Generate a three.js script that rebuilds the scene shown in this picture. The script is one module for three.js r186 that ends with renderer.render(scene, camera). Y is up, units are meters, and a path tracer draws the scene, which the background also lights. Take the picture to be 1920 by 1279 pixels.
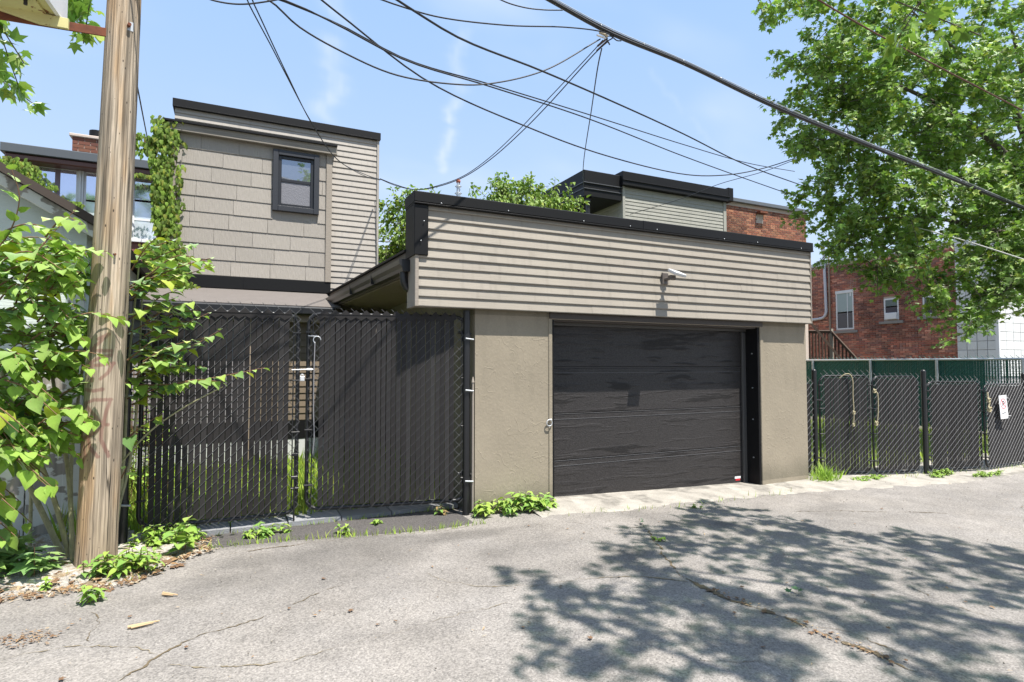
import * as THREE from 'three';
import { mergeGeometries } from 'three/addons/utils/BufferGeometryUtils.js';

// ------------------------------------------------------------------ camera, sky, sun, exposure
const scene = new THREE.Scene();
const camera = new THREE.PerspectiveCamera(60.617, 1024 / 682, 0.1, 400);
{
  const yaw = 25.6 * Math.PI / 180, pitch = Math.atan(45.5 / 1094);
  camera.position.set(-3.231, 1.56, 5.727);
  camera.lookAt(-3.231 + Math.sin(yaw) * Math.cos(pitch), 1.56 + Math.sin(pitch), 5.727 - Math.cos(yaw) * Math.cos(pitch));
}
const SUN = new THREE.Vector3(0.39, 2.55, 1).normalize();
const EXPOSURE = 1.95, SUN_POWER = 5;

// ------------------------------------------------------------------ random numbers and noise
function rng(seed) { let a = seed >>> 0; return () => { a |= 0; a = a + 0x6D2B79F5 | 0; let t = Math.imul(a ^ a >>> 15, 1 | a); t = t + Math.imul(t ^ t >>> 7, 61 | t) ^ t; return ((t ^ t >>> 14) >>> 0) / 4294967296; }; }
const R = rng(7);
const rr = (a, b, r = R) => a + (b - a) * r();
const clamp = (x, a = 0, b = 1) => Math.min(b, Math.max(a, x));
const mix = (a, b, t) => a + (b - a) * t;
const smooth = (a, b, x) => { const t = clamp((x - a) / (b - a)); return t * t * (3 - 2 * t); };
function hash(x, y, s) { let h = Math.imul(x, 374761393) + Math.imul(y, 668265263) + Math.imul(s, 974634777) | 0; h = Math.imul(h ^ h >>> 13, 1274126177); return ((h ^ h >>> 16) >>> 0) / 4294967296; }
function vn(x, y, px = 1 << 20, py = 1 << 20, s = 0) {       // value noise that repeats every px, py cells
  const x0 = Math.floor(x), y0 = Math.floor(y), fx = x - x0, fy = y - y0, u = fx * fx * (3 - 2 * fx), v = fy * fy * (3 - 2 * fy);
  const m = (a, p) => ((a % p) + p) % p, a = m(x0, px), b = m(x0 + 1, px), c = m(y0, py), d = m(y0 + 1, py);
  return mix(mix(hash(a, c, s), hash(b, c, s), u), mix(hash(a, d, s), hash(b, d, s), u), v);
}
function fbm(x, y, px, py, oct = 4, s = 0) { let t = 0, a = 0.5, n = 0; for (let i = 0; i < oct; i++) { t += a * vn(x, y, px, py, s + i); n += a; a *= 0.5; x *= 2; y *= 2; px *= 2; py *= 2; } return t / n; }
const enc = (c) => 255 * (c <= 0.0031308 ? c * 12.92 : 1.055 * Math.pow(clamp(c), 1 / 2.4) - 0.055);
function tex(w, h, f, { srgb = true, size = [1, 1], repeat = true } = {}) {   // f(u, v) gives linear [r, g, b] or a grey; size is metres per repeat
  const d = new Uint8Array(w * h * 4);
  for (let y = 0; y < h; y++) for (let x = 0; x < w; x++) {
    let c = f((x + 0.5) / w, (y + 0.5) / h); if (typeof c === 'number') c = [c, c, c];
    const i = (y * w + x) * 4;
    for (let k = 0; k < 3; k++) d[i + k] = srgb ? enc(Math.max(0, c[k])) : 255 * clamp(c[k]);
    d[i + 3] = 255;
  }
  const t = new THREE.DataTexture(d, w, h);
  if (srgb) t.colorSpace = THREE.SRGBColorSpace;
  t.magFilter = THREE.LinearFilter; t.minFilter = THREE.LinearMipmapLinearFilter; t.generateMipmaps = true;
  if (repeat) t.wrapS = t.wrapT = THREE.RepeatWrapping;
  t.repeat.set(1 / size[0], 1 / size[1]); t.needsUpdate = true;
  return t;
}
const C3 = (r, g, b) => new THREE.Color().setRGB(r, g, b);
function mat(name, c, o = {}) {
  const P = o.transmission !== undefined || o.clearcoat !== undefined || o.ior !== undefined || o.specularIntensity !== undefined;
  const m = P ? new THREE.MeshPhysicalMaterial({ roughness: 0.8, ...o }) : new THREE.MeshStandardMaterial({ roughness: 0.8, ...o });
  m.name = name; if (c) m.color.setRGB(...c); m.side = THREE.DoubleSide; return m;
}

// ------------------------------------------------------------------ the sky (computed) and the sun
{
  const W = 2048, H = 1024, d = new Float32Array(W * H * 4);
  const cam = (px, py) => {     // direction of a point in the view, used once to place the two thin contrails in the sky
    const v = new THREE.Vector3((px - 960) / 1094, -(py - 639.5) / 1094, -1).applyQuaternion(camera.quaternion); return [Math.atan2(v.x, -v.z), Math.asin(v.y / v.length())];
  };
  camera.updateMatrixWorld();
  const trails = [[cam(645, -300), cam(632, 60), cam(612, 235), 0.24, 0.018], [cam(900, -300), cam(872, 40), cam(856, 180), 0.18, 0.014], [cam(856, 180), cam(842, 235), cam(832, 330), 0.34, 0.0095], [cam(1210, 130), cam(1290, 215), cam(1350, 280), 0.07, 0.005]];
  for (let y = 0; y < H; y++) for (let x = 0; x < W; x++) {
    const lat = ((y + 0.5) / H - 0.5) * Math.PI, lon = ((x + 0.5) / W - 0.5) * 2 * Math.PI;
    const dx = Math.cos(lat) * Math.cos(lon), dy = Math.sin(lat), dz = Math.cos(lat) * Math.sin(lon);
    const e = Math.max(0, dy), k = Math.exp(-e * 3.4);
    let c = [mix(0.235, 0.7, k), mix(0.415, 0.78, k), mix(0.735, 0.88, k)];
    const s = clamp(dx * SUN.x + dy * SUN.y + dz * SUN.z), glow = 0.5 * Math.pow(s, 24) + 0.12 * Math.pow(s, 5);
    const az = Math.atan2(dx, -dz);
    let cl = 0.5 * smooth(0.42, 0.85, fbm(dx / (dy + 0.45) * 1.6 + 9, dz / (dy + 0.45) * 3.2 + 5, 4096, 4096, 5, 3)) * smooth(-0.02, 0.2, dy);
    for (const [a, b, q, str, wd] of trails) for (const [p0, p1] of [[a, b], [b, q]]) {
      const ux = p1[0] - p0[0], uy = p1[1] - p0[1], l = ux * ux + uy * uy, vx = az - p0[0], vy = lat - p0[1], tt = (vx * ux + vy * uy) / l;
      if (tt < -0.02 || tt > 1.02) continue;
      const wob = (fbm(tt * 6 + p0[0] * 40, 3, 4096, 4096, 3, 8) - 0.5) * wd * 2.2, dist = (vx * uy - vy * ux) / Math.sqrt(l) + wob;
      cl = Math.max(cl, str * (0.35 + 0.9 * fbm(az * 160, lat * 60, 65536, 65536, 3, 5)) * Math.exp(-dist * dist / (wd * wd)) * smooth(-0.02, 0.12, tt) * smooth(1.02, 0.88, tt + 0));
    }
    c = c.map((v, i) => mix(v, [0.86, 0.87, 0.89][i], cl) + glow * [1, 0.96, 0.88][i]);
    if (dy < 0) { const g = smooth(0, -0.08, dy); c = c.map((v, i) => mix(v, [0.2, 0.2, 0.19][i], g)); }
    const i = (y * W + x) * 4; for (let k = 0; k < 3; k++) d[i + k] = c[k] * 0.7; d[i + 3] = 1;
  }
  const sky = new THREE.DataTexture(d, W, H, THREE.RGBAFormat, THREE.FloatType);
  sky.mapping = THREE.EquirectangularReflectionMapping; sky.magFilter = THREE.LinearFilter; sky.needsUpdate = true;
  scene.background = sky; scene.environment = sky;
}
const sun = new THREE.DirectionalLight(0xffffff, SUN_POWER);
sun.color.setRGB(1, 0.95, 0.87); sun.position.copy(SUN).multiplyScalar(60); sun.castShadow = true;
sun.shadow.mapSize.set(4096, 4096); Object.assign(sun.shadow.camera, { left: -20, right: 25, top: 25, bottom: -20, far: 140 });
scene.add(sun, sun.target);
const renderer = new THREE.WebGLRenderer({ antialias: true });
renderer.setSize(1024, 682); renderer.shadowMap.enabled = true;
renderer.toneMapping = THREE.LinearToneMapping; renderer.toneMappingExposure = EXPOSURE;

// ------------------------------------------------------------------ naming and building helpers
const used = {};
const numbered = (n) => { const k = used[n] = (used[n] ?? -1) + 1; return k ? n + '_' + String(k).padStart(3, '0') : n; };
function tag(o, label, category, group, kind) { if (label) o.userData.label = label; if (category) o.userData.category = category; if (group) o.userData.group = group; if (kind) o.userData.kind = kind; return o; }
function thing(name, label, category, pos = [0, 0, 0], turn = 0, group) { const o = new THREE.Group(); o.name = numbered(name); o.position.set(...pos); o.rotation.y = turn; scene.add(o); return tag(o, label, category, group); }
function part(name, geo, m, parent, label) { const o = new THREE.Mesh(Array.isArray(geo) ? merge(geo) : geo, m); o.name = name; if (label) o.userData.label = label; parent.add(o); return o; }
function single(name, geo, m, label, category, group, kind) { const o = new THREE.Mesh(Array.isArray(geo) ? merge(geo) : geo, m); o.name = numbered(name); scene.add(o); return tag(o, label, category, group, kind); }
const each = (name, list, m, parent) => list.map((g) => part(name, g, m, parent));
function merge(list) {
  const l = list.map((g) => { const q = g.index ? g.toNonIndexed() : g; for (const k of Object.keys(q.attributes)) if (!['position', 'normal', 'uv'].includes(k)) q.deleteAttribute(k); if (!q.attributes.uv) q.setAttribute('uv', new THREE.BufferAttribute(new Float32Array(q.attributes.position.count * 2), 2)); return q; });
  return l.length === 1 ? l[0] : mergeGeometries(l);
}
function wuv(g) {      // texture coordinates in metres, by the direction that each face looks
  if (g.index) g = g.toNonIndexed();
  const p = g.attributes.position, n = g.attributes.normal, uv = new Float32Array(p.count * 2);
  for (let i = 0; i < p.count; i++) { const x = Math.abs(n.getX(i)), y = Math.abs(n.getY(i)), z = Math.abs(n.getZ(i)); const [u, v] = y > x && y > z ? [p.getX(i), p.getZ(i)] : x > z ? [p.getZ(i), p.getY(i)] : [p.getX(i), p.getY(i)]; uv[i * 2] = u; uv[i * 2 + 1] = v; }
  g.setAttribute('uv', new THREE.BufferAttribute(uv, 2)); return g;
}
const bx = (x0, x1, y0, y1, z0, z1) => wuv(new THREE.BoxGeometry(x1 - x0, y1 - y0, z1 - z0).translate((x0 + x1) / 2, (y0 + y1) / 2, (z0 + z1) / 2));
function bevel(x0, x1, y0, y1, z0, z1, b = 0.006) {          // a board whose front edges are chamfered; front looks to +z
  const s = new THREE.Shape([[x0 + b, y0 + b], [x1 - b, y0 + b], [x1 - b, y1 - b], [x0 + b, y1 - b]].map((p) => new THREE.Vector2(...p)));
  return wuv(new THREE.ExtrudeGeometry(s, { depth: z1 - z0 - 2 * b, bevelEnabled: true, bevelThickness: b, bevelSize: b, bevelSegments: 1 }).translate(0, 0, z0 + b));
}
class Poly extends THREE.Curve {
  constructor(p) { super(); this.p = p.map((q) => Array.isArray(q) ? new THREE.Vector3(...q) : q); this.l = [0]; for (let i = 1; i < this.p.length; i++) this.l.push(this.l[i - 1] + this.p[i].distanceTo(this.p[i - 1])); }
  getPoint(t, o = new THREE.Vector3()) { const s = t * this.l.at(-1); let i = 1; while (i < this.l.length - 1 && this.l[i] < s) i++; return o.lerpVectors(this.p[i - 1], this.p[i], clamp((s - this.l[i - 1]) / (this.l[i] - this.l[i - 1]))); }
}
const V = (a) => Array.isArray(a) ? new THREE.Vector3(...a) : a;
const spline = (pts, r, seg = 40, n = 6) => new THREE.TubeGeometry(new THREE.CatmullRomCurve3(pts.map(V), false, 'centripetal'), seg, r, n);
function bar(a, b, r, r2 = r, n = 8) { a = V(a); b = V(b); const d = b.clone().sub(a), g = new THREE.CylinderGeometry(r2, r, d.length(), n); return g.applyQuaternion(new THREE.Quaternion().setFromUnitVectors(new THREE.Vector3(0, 1, 0), d.normalize())).translate((a.x + b.x) / 2, (a.y + b.y) / 2, (a.z + b.z) / 2); }
function taper(pts, r0, r1, n = 7, seg = 10) {              // a limb along a spline that gets thinner
  const c = new THREE.CatmullRomCurve3(pts.map(V), false, 'centripetal'), g = new THREE.TubeGeometry(c, seg, 1, n), p = g.attributes.position, q = new THREE.Vector3();
  for (let i = 0; i <= seg; i++) { const m = c.getPointAt(i / seg), r = mix(r0, r1, i / seg); for (let j = 0; j <= n; j++) { const k = i * (n + 1) + j; q.fromBufferAttribute(p, k).sub(m).multiplyScalar(r).add(m); p.setXYZ(k, q.x, q.y, q.z); } }
  return g;
}
function inst(name, geo, m, list, parent, colors) {          // many tiny pieces that nobody could count, as one part
  const o = new THREE.InstancedMesh(geo, m, list.length); o.name = name; o.userData.kind = 'stuff';
  list.forEach((q, i) => { o.setMatrixAt(i, q); if (colors) o.setColorAt(i, colors(i)); });
  parent.add(o); return o;
}
const M4 = (pos, quat, s) => new THREE.Matrix4().compose(V(pos), quat, Array.isArray(s) ? V(s) : new THREE.Vector3(s, s, s));
const E3 = (x, y, z, o = 'YXZ') => new THREE.Quaternion().setFromEuler(new THREE.Euler(x, y, z, o));
const sag = (a, b, d, n = 9) => Array.from({ length: n }, (_, i) => { const t = i / (n - 1), p = V(a).clone().lerp(V(b), t); p.y -= 4 * d * t * (1 - t); return p; });
// height of the ground: level on the left, falling a little to the right, gently uneven
const gy = (x, z) => -0.026 * clamp(x + 0.4, 0, 3.6) + 0.02 * (fbm(x * 0.5 + 40, z * 0.5 + 40, 4096, 4096, 3, 21) - 0.5) + 0.006 * (fbm(x * 3 + 9, z * 3, 4096, 4096, 2, 4) - 0.5);
function sheet(x0, x1, z0, z1, nx, nz, off = 0, color) {       // a piece of ground; z0 and z1 may be functions of x
  const f = (q, x) => typeof q === 'function' ? q(x) : q, pos = [], uv = [], idx = [], col = [];
  for (let j = 0; j <= nz; j++) for (let i = 0; i <= nx; i++) {
    const x = mix(x0, x1, i / nx), z = mix(f(z0, x), f(z1, x), j / nz), y = gy(x, z) + (typeof off === 'function' ? off(x, z, j / nz, i / nx) : off);
    pos.push(x, y, z); uv.push(x, z); if (color) col.push(...color(x, z));
    if (i < nx && j < nz) { const a = j * (nx + 1) + i, b = a + nx + 1; idx.push(a, b, a + 1, b, b + 1, a + 1); }
  }
  const g = new THREE.BufferGeometry(); g.setAttribute('position', new THREE.Float32BufferAttribute(pos, 3)); g.setAttribute('uv', new THREE.Float32BufferAttribute(uv, 2));
  if (color) g.setAttribute('color', new THREE.Float32BufferAttribute(col, 3));
  g.setIndex(idx); g.computeVertexNormals(); return g;
}

// ------------------------------------------------------------------ textures and materials
const speck = (lo, hi, w1, seed) => (u, v) => { const f = vn(u * 512, v * 512, 512, 512, seed), g = vn(u * 256, v * 256, 256, 256, seed + 1), l = fbm(u * 8, v * 8, 8, 8, 5, seed + 2); let t = 0.45 * f + 0.35 * g + 0.2 * l; t = clamp((t - 0.5) * w1 + 0.5); const st = vn(u * 340, v * 340, 340, 340, seed + 7); let k = mix(lo, hi, t); if (st > 0.93) k *= 1.35; if (st < 0.05) k *= 0.6; return [k * 1.05, k * 0.99, k * 0.925]; };
const tAsphalt = tex(1024, 1024, speck(0.108, 0.292, 1.5, 11), { size: [2.6, 2.6] });
const tAsphaltB = tex(1024, 1024, (u, v) => 0.5 * vn(u * 400, v * 400, 400, 400, 30) + 0.3 * vn(u * 180, v * 180, 180, 180, 31) + 0.2 * fbm(u * 20, v * 20, 20, 20, 3, 32), { srgb: false, size: [2.6, 2.6] });
const tConcrete = tex(1024, 512, (u, v) => { const n = fbm(u * 16, v * 8, 16, 8, 6, 51), s = vn(u * 400, v * 200, 400, 200, 52), b = smooth(0.55, 0.75, fbm(u * 10, v * 5, 10, 5, 5, 55)); const k = mix(0.2, 0.4, n) * (0.82 + 0.32 * s) * (1 - 0.4 * b); return [k, k * 0.93, k * 0.82]; }, { size: [2.4, 1.2] });
const tGravel = tex(512, 512, (u, v) => { const n = fbm(u * 9, v * 9, 9, 9, 6, 61), s = vn(u * 128, v * 128, 128, 128, 62), d = smooth(0.5, 0.72, fbm(u * 14, v * 14, 14, 14, 4, 66)); const k = mix(0.22, 0.5, n) * (0.7 + 0.6 * s); return [mix(k, k * 0.62, d), mix(k * 0.93, k * 0.47, d), mix(k * 0.84, k * 0.3, d)]; }, { size: [1.1, 1.1] });
const tStuccoB = tex(1024, 1024, (u, v) => { const a = fbm(u * 60, v * 60, 60, 60, 4, 71), w = fbm(u * 5, v * 5, 5, 5, 3, 72); const r = Math.abs(fbm(u * 11 + w * 2.2, v * 7 + w * 1.6, 11, 7, 3, 73) - 0.5); return 0.32 * a + 0.3 * (1 - smooth(0, 0.035, r)) * smooth(0.42, 0.6, fbm(u * 7, v * 7, 7, 7, 3, 75)) + 0.35 * fbm(u * 14, v * 14, 14, 14, 3, 74); }, { srgb: false, size: [1.3, 1.3] });
const tStucco = tex(512, 512, (u, v) => { const n = fbm(u * 4, v * 3, 4, 3, 6, 77), f = vn(u * 200, v * 200, 200, 200, 78); const k = mix(0.82, 1.06, n) * (0.95 + 0.1 * f); const low = smooth(0.16, 0.0, v + 0.1 * (n - 0.5)) * 0.3 + 0.05 * smooth(0.55, 0.75, fbm(u * 18, v * 3, 18, 3, 3, 79)); return [0.282 * k * (1 - low), 0.242 * k * (1 - low * 0.95), 0.18 * k * (1 - low)]; }, { size: [2.1, 2.1] });
const tVinylB = tex(1024, 256, (u, v) => 0.6 * fbm(u * 8, v * 48, 8, 48, 4, 81) + 0.4 * fbm(u * 30, v * 90, 30, 90, 2, 82), { srgb: false, size: [1.2, 0.3] });
const tWall = (c, seed) => tex(512, 256, (u, v) => { const k = mix(0.86, 1.09, fbm(u * 5, v * 4, 5, 4, 5, seed)) * (1 - 0.1 * smooth(0.55, 0.8, fbm(u * 44, v * 2, 44, 2, 3, seed + 8))) * (0.97 + 0.06 * vn(u * 256, v * 128, 256, 128, seed + 5)); return c.map((q) => q * k); }, { size: [2.3, 1.3] });
const tShingleB = tex(512, 128, (u, v) => 0.75 * vn(u * 130, v * 4, 130, 4, 91) + 0.25 * vn(u * 300, v * 60, 300, 60, 92), { srgb: false, size: [0.9, 0.3] });
const tDoor = tex(1024, 1024, (u, v) => { const w = fbm(u * 4, v * 10, 4, 10, 3, 101), a = fbm(u * 6 + w * 0.5, v * 56 + w * 2, 6, 56, 4, 102), s = smooth(0.56, 0.7, a), f = vn(u * 330, v * 500, 330, 500, 103); const k = mix(0.031, 0.0145, s * smooth(0.36, 0.56, fbm(u * 5, v * 12, 5, 12, 3, 107))) * (0.6 + 0.8 * f); return [k * 1.08, k * 0.99, k * 0.97]; }, { size: [2.6, 2.2] });
const tDoorB = tex(1024, 1024, (u, v) => { const w = fbm(u * 4, v * 10, 4, 10, 3, 101), a = fbm(u * 6 + w * 0.5, v * 56 + w * 2, 6, 56, 4, 102); return 0.6 * smooth(0.5, 0.72, a) + 0.2 * fbm(u * 60, v * 200, 60, 200, 2, 105) + 0.2 * vn(u * 340, v * 340, 340, 340, 106); }, { srgb: false, size: [2.6, 2.2] });
const tDoorR = tex(512, 512, (u, v) => { const w = fbm(u * 4, v * 10, 4, 10, 3, 101), a = fbm(u * 6 + w * 0.5, v * 56 + w * 2, 6, 56, 4, 102); return mix(0.46, 0.62, smooth(0.5, 0.7, a)); }, { srgb: false, size: [2.6, 2.2] });
const tPeel = tex(512, 1024, (u, v) => { const n = fbm(u * 9, v * 26, 9, 26, 5, 111), g = fbm(u * 40, v * 5, 40, 5, 3, 112), p = smooth(0.54, 0.6, n); const a = [0.52, 0.53, 0.49].map((q) => q * (0.85 + 0.3 * fbm(u * 6, v * 6, 6, 6, 4, 113))), b = [0.2, 0.175, 0.145].map((q) => q * (0.5 + g)); return a.map((q, i) => mix(q, b[i], p * 0.85)); }, { size: [1.1, 2.2] });
const tRust = tex(256, 256, (u, v) => { const n = fbm(u * 8, v * 8, 8, 8, 5, 121); return [mix(0.07, 0.23, n), mix(0.025, 0.07, n), mix(0.015, 0.03, n)]; }, { size: [0.5, 0.5] });
const tCream = tex(256, 256, (u, v) => { const n = fbm(u * 5, v * 5, 5, 5, 5, 131), p = smooth(0.66, 0.72, fbm(u * 11, v * 11, 11, 11, 4, 133)); return [mix(0.5 + 0.1 * n, 0.2, p), mix(0.46 + 0.1 * n, 0.09, p), mix(0.2 + 0.07 * n, 0.04, p)]; }, { size: [0.6, 0.6] });
const tWood = (r, g, b, seed) => tex(256, 512, (u, v) => { const k = 0.55 + 0.6 * fbm(u * 22, v * 3, 22, 3, 4, seed) + 0.1 * vn(u * 120, v * 20, 120, 20, seed + 4); return [r * k, g * k, b * k]; }, { size: [0.3, 1.2] });
const tRoofing = tex(512, 512, speck(0.24, 0.42, 1.3, 141), { size: [1.2, 1.2] });
const bump = (t, s) => ({ bumpMap: t, bumpScale: s });

const mAsphalt = mat('asphalt', null, { map: tAsphalt, roughness: 0.93, vertexColors: true, ...bump(tAsphaltB, 0.006) });
const mPatch = mat('fresh asphalt patch', [0.36, 0.35, 0.36], { map: tAsphalt, roughness: 0.95, ...bump(tAsphaltB, 0.012) });
const mConcrete = mat('worn concrete', null, { map: tConcrete, roughness: 0.92, ...bump(tAsphaltB, 0.004) });
const mGravel = mat('dusty gravel', null, { map: tGravel, roughness: 1, ...bump(tAsphaltB, 0.02) });
const mSoil = mat('soil', [0.075, 0.06, 0.04], { map: null, roughness: 1 });
const mStucco = mat('stucco', null, { map: tStucco, roughness: 0.93, ...bump(tStuccoB, 0.005) });
const boardMats = (base, seed, sc) => [0, 1, 2].map((i) => mat('vinyl siding', [1, 1, 1].map((q) => q * (0.97 + 0.03 * i)), { map: tWall(base, seed + i * 9), roughness: 0.62, ...bump(tVinylB, sc) }));
const mSiding = boardMats([0.288, 0.256, 0.212], 151, 0.0012);
const mHouseSiding = boardMats([0.35, 0.32, 0.283], 251, 0.0008);
const mBackSiding = boardMats([0.31, 0.305, 0.265], 351, 0.0008);
const mShingle = [0, 1, 2, 3].map((i) => mat('painted shingle', [0.315, 0.287, 0.253].map((q) => q * (0.95 + 0.035 * i)), { roughness: 0.85, ...bump(tShingleB, 0.004) }));
const mTrim = mat('taupe trim board', [0.27, 0.235, 0.195], { roughness: 0.75, ...bump(tVinylB, 0.002) });
const mBlack = mat('black flashing', [0.0085, 0.0085, 0.009], { roughness: 0.5, specularIntensity: 0.4 });
const mBlackMetal = mat('black coated steel', [0.012, 0.012, 0.013], { roughness: 0.38 });
const mSlat = [0, 1, 2, 4].map((i) => mat('black vinyl slat', [0.0175 + 0.003 * i, 0.0155 + 0.003 * i, 0.0152 + 0.003 * i], { roughness: 0.55, specularIntensity: 0.5 }));
const mWire = mat('vinyl coated wire', [0.085, 0.085, 0.088], { roughness: 0.3 });
const mWireGrey = mat('worn coated wire', [0.16, 0.16, 0.165], { roughness: 0.35 });
const mGalv = mat('galvanised steel', [0.5, 0.52, 0.54], { roughness: 0.4, metalness: 0.55 });
const mBrownMetal = mat('brown gutter metal', [0.1, 0.085, 0.068], { roughness: 0.38 });
const mSoffit = mat('dark brown soffit', [0.3, 0.235, 0.175], { roughness: 0.7 });
const mGlass = mat('window glass', [0.3, 0.33, 0.38], { roughness: 0.02, metalness: 0.75 });
const mRoom = mat('dark room', [0.03, 0.03, 0.032]);
const mBlind = mat('pale blind', [0.45, 0.48, 0.55], { roughness: 0.8 });
const mWhite = mat('white paint', [0.72, 0.73, 0.74], { roughness: 0.5 });
const mBrown = mat('red brown paint', [0.24, 0.095, 0.075], { roughness: 0.6, ...bump(tVinylB, 0.003) });
const mRope = mat('yellowed rope', [0.36, 0.315, 0.2], { roughness: 0.9 });
const mCable = mat('cable jacket', [0.017, 0.018, 0.022], { roughness: 0.5 });
const mRust = mat('rusty steel', null, { map: tRust, roughness: 0.9, ...bump(tRust, 0.004) });
const mCream = mat('aged cream enamel', null, { map: tCream, roughness: 0.55 });
const mGreyWood = mat('grey wood', null, { map: tWood(0.3, 0.27, 0.22, 161), roughness: 0.9 });
const mRake = mat('weathered rake board', null, { map: (() => { const t = tWood(0.27, 0.245, 0.21, 165); t.rotation = Math.PI / 2; return t; })(), roughness: 0.9 });
const mDarkWood = mat('dark stained wood', null, { map: tWood(0.055, 0.033, 0.02, 171), roughness: 0.8 });
const mBark = mat('maple bark', null, { map: tWood(0.1, 0.085, 0.07, 181), roughness: 0.95, ...bump(tWood(0.5, 0.5, 0.5, 183), 0.02) });
const mPeel = mat('peeling white paint', null, { map: tPeel, roughness: 0.85, ...bump(tPeel, 0.004) });
const tLeaf = (seed) => tex(128, 128, (u, v) => { const x = Math.abs(u - 0.5), mid = smooth(0.03, 0.008, x), q = (v - x * 0.9) * 6.2, side = smooth(0.16, 0.03, Math.abs(q - Math.round(q))) * smooth(0.0, 0.06, x); const n = fbm(u * 7, v * 7, 7, 7, 4, seed), br = smooth(0.66, 0.74, fbm(u * 5 + 3, v * 5, 5, 5, 3, seed + 4)); const k = (0.78 + 0.35 * n) * (1 + 0.3 * mid + 0.16 * side); return [k * (1 + 0.35 * br), k * (1 - 0.25 * br), k * (1 - 0.2 * br)]; }, { repeat: false });
const TL = [tLeaf(401), tLeaf(411), tLeaf(421)];
const leafMat = (name, c, tr = 0.45) => mat(name, c, { roughness: 0.75, transmission: tr, thickness: 0, ior: 1.4 });
const mMaple = leafMat('maple leaf', [0.22, 0.37, 0.058], 0.55);
const mKnot = [[0.34, 0.48, 0.04], [0.27, 0.44, 0.05], [0.44, 0.54, 0.03], [0.17, 0.33, 0.055], [0.23, 0.38, 0.06], [0.12, 0.26, 0.05]].map((c, i) => { const m = leafMat('heart leaf', c, 0.5); m.map = TL[i % 3]; return m; });
const mWeed = [[0.26, 0.42, 0.05], [0.19, 0.36, 0.05], [0.33, 0.46, 0.06]].map((c, i) => { const m = leafMat('weed leaf', c, 0.4); m.map = TL[i]; return m; });
const mVine = leafMat('vine leaf', [0.2, 0.32, 0.04], 0.45);
const mGrass = leafMat('grass blade', [0.28, 0.43, 0.06], 0.4);
const mCane = mat('pale green cane', null, { map: tWood(0.36, 0.34, 0.2, 191), roughness: 0.7 });
const mTwig = mat('reddish twig', [0.16, 0.085, 0.045], { roughness: 0.8 });
const mDeadLeaf = [[0.24, 0.145, 0.07], [0.32, 0.235, 0.14], [0.14, 0.08, 0.042], [0.36, 0.3, 0.21]].map((c) => mat('dead leaf', c, { roughness: 0.9 }));

// ------------------------------------------------------------------ clapboards, bricks, windows
function board(x0, x1, y, h, d, seed, amp = 0.0016) {       // one clapboard with its lip, slightly wavy along its length; front looks to +z from z = 0
  const n = Math.max(2, Math.ceil((x1 - x0) / 0.14)), r = [[h, 0.002], [0.008, d], [0.008, d], [0, d - 0.003], [0, d - 0.003], [0, 0]], pos = [], uv = [], idx = [];
  for (let k = 0; k < 6; k++) for (let i = 0; i <= n; i++) {
    const x = mix(x0, x1, i / n), w = amp * (fbm(x * 2.2 + seed * 7.3, seed, 9999, 9999, 3, 5) - 0.5) * 2, f = k > 0 && k < 5 ? 1 : 0;
    pos.push(x, y + r[k][0] + f * w * 0.9, r[k][1] + f * w); uv.push(x, y + r[k][0]);
  }
  for (const k of [0, 2, 4]) for (let i = 0; i < n; i++) { const a = k * (n + 1) + i, b = a + n + 1; idx.push(a, b, a + 1, b, b + 1, a + 1); }
  const g = new THREE.BufferGeometry(); g.setAttribute('position', new THREE.Float32BufferAttribute(pos, 3)); g.setAttribute('uv', new THREE.Float32BufferAttribute(uv, 2)); g.setIndex(idx); g.computeVertexNormals(); return g;
}
function boards(parent, ms, x0, x1, y0, y1, step, d, z, seed, joints = false) {
  let k = 0;
  for (let y = y0; y < y1 - 0.01; y += step, k++) { const cut = joints && hash(k, seed, 77) > 0.25 ? mix(x0 + 0.6, x1 - 0.6, hash(k, seed, 78)) : x1; [[x0, cut + (cut < x1 ? 0.02 : 0), 0], [cut, x1, 0.0022]].forEach(([a, b, dz], q) => { if (b - a < 0.1) return; const o = part('siding_board', board(a, b, y, Math.min(step + 0.002, y1 - y), d, seed + k + q * 40), ms[(k * 7 + seed + q) % 3], parent); o.position.z = z + dz; }); }
}
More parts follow.
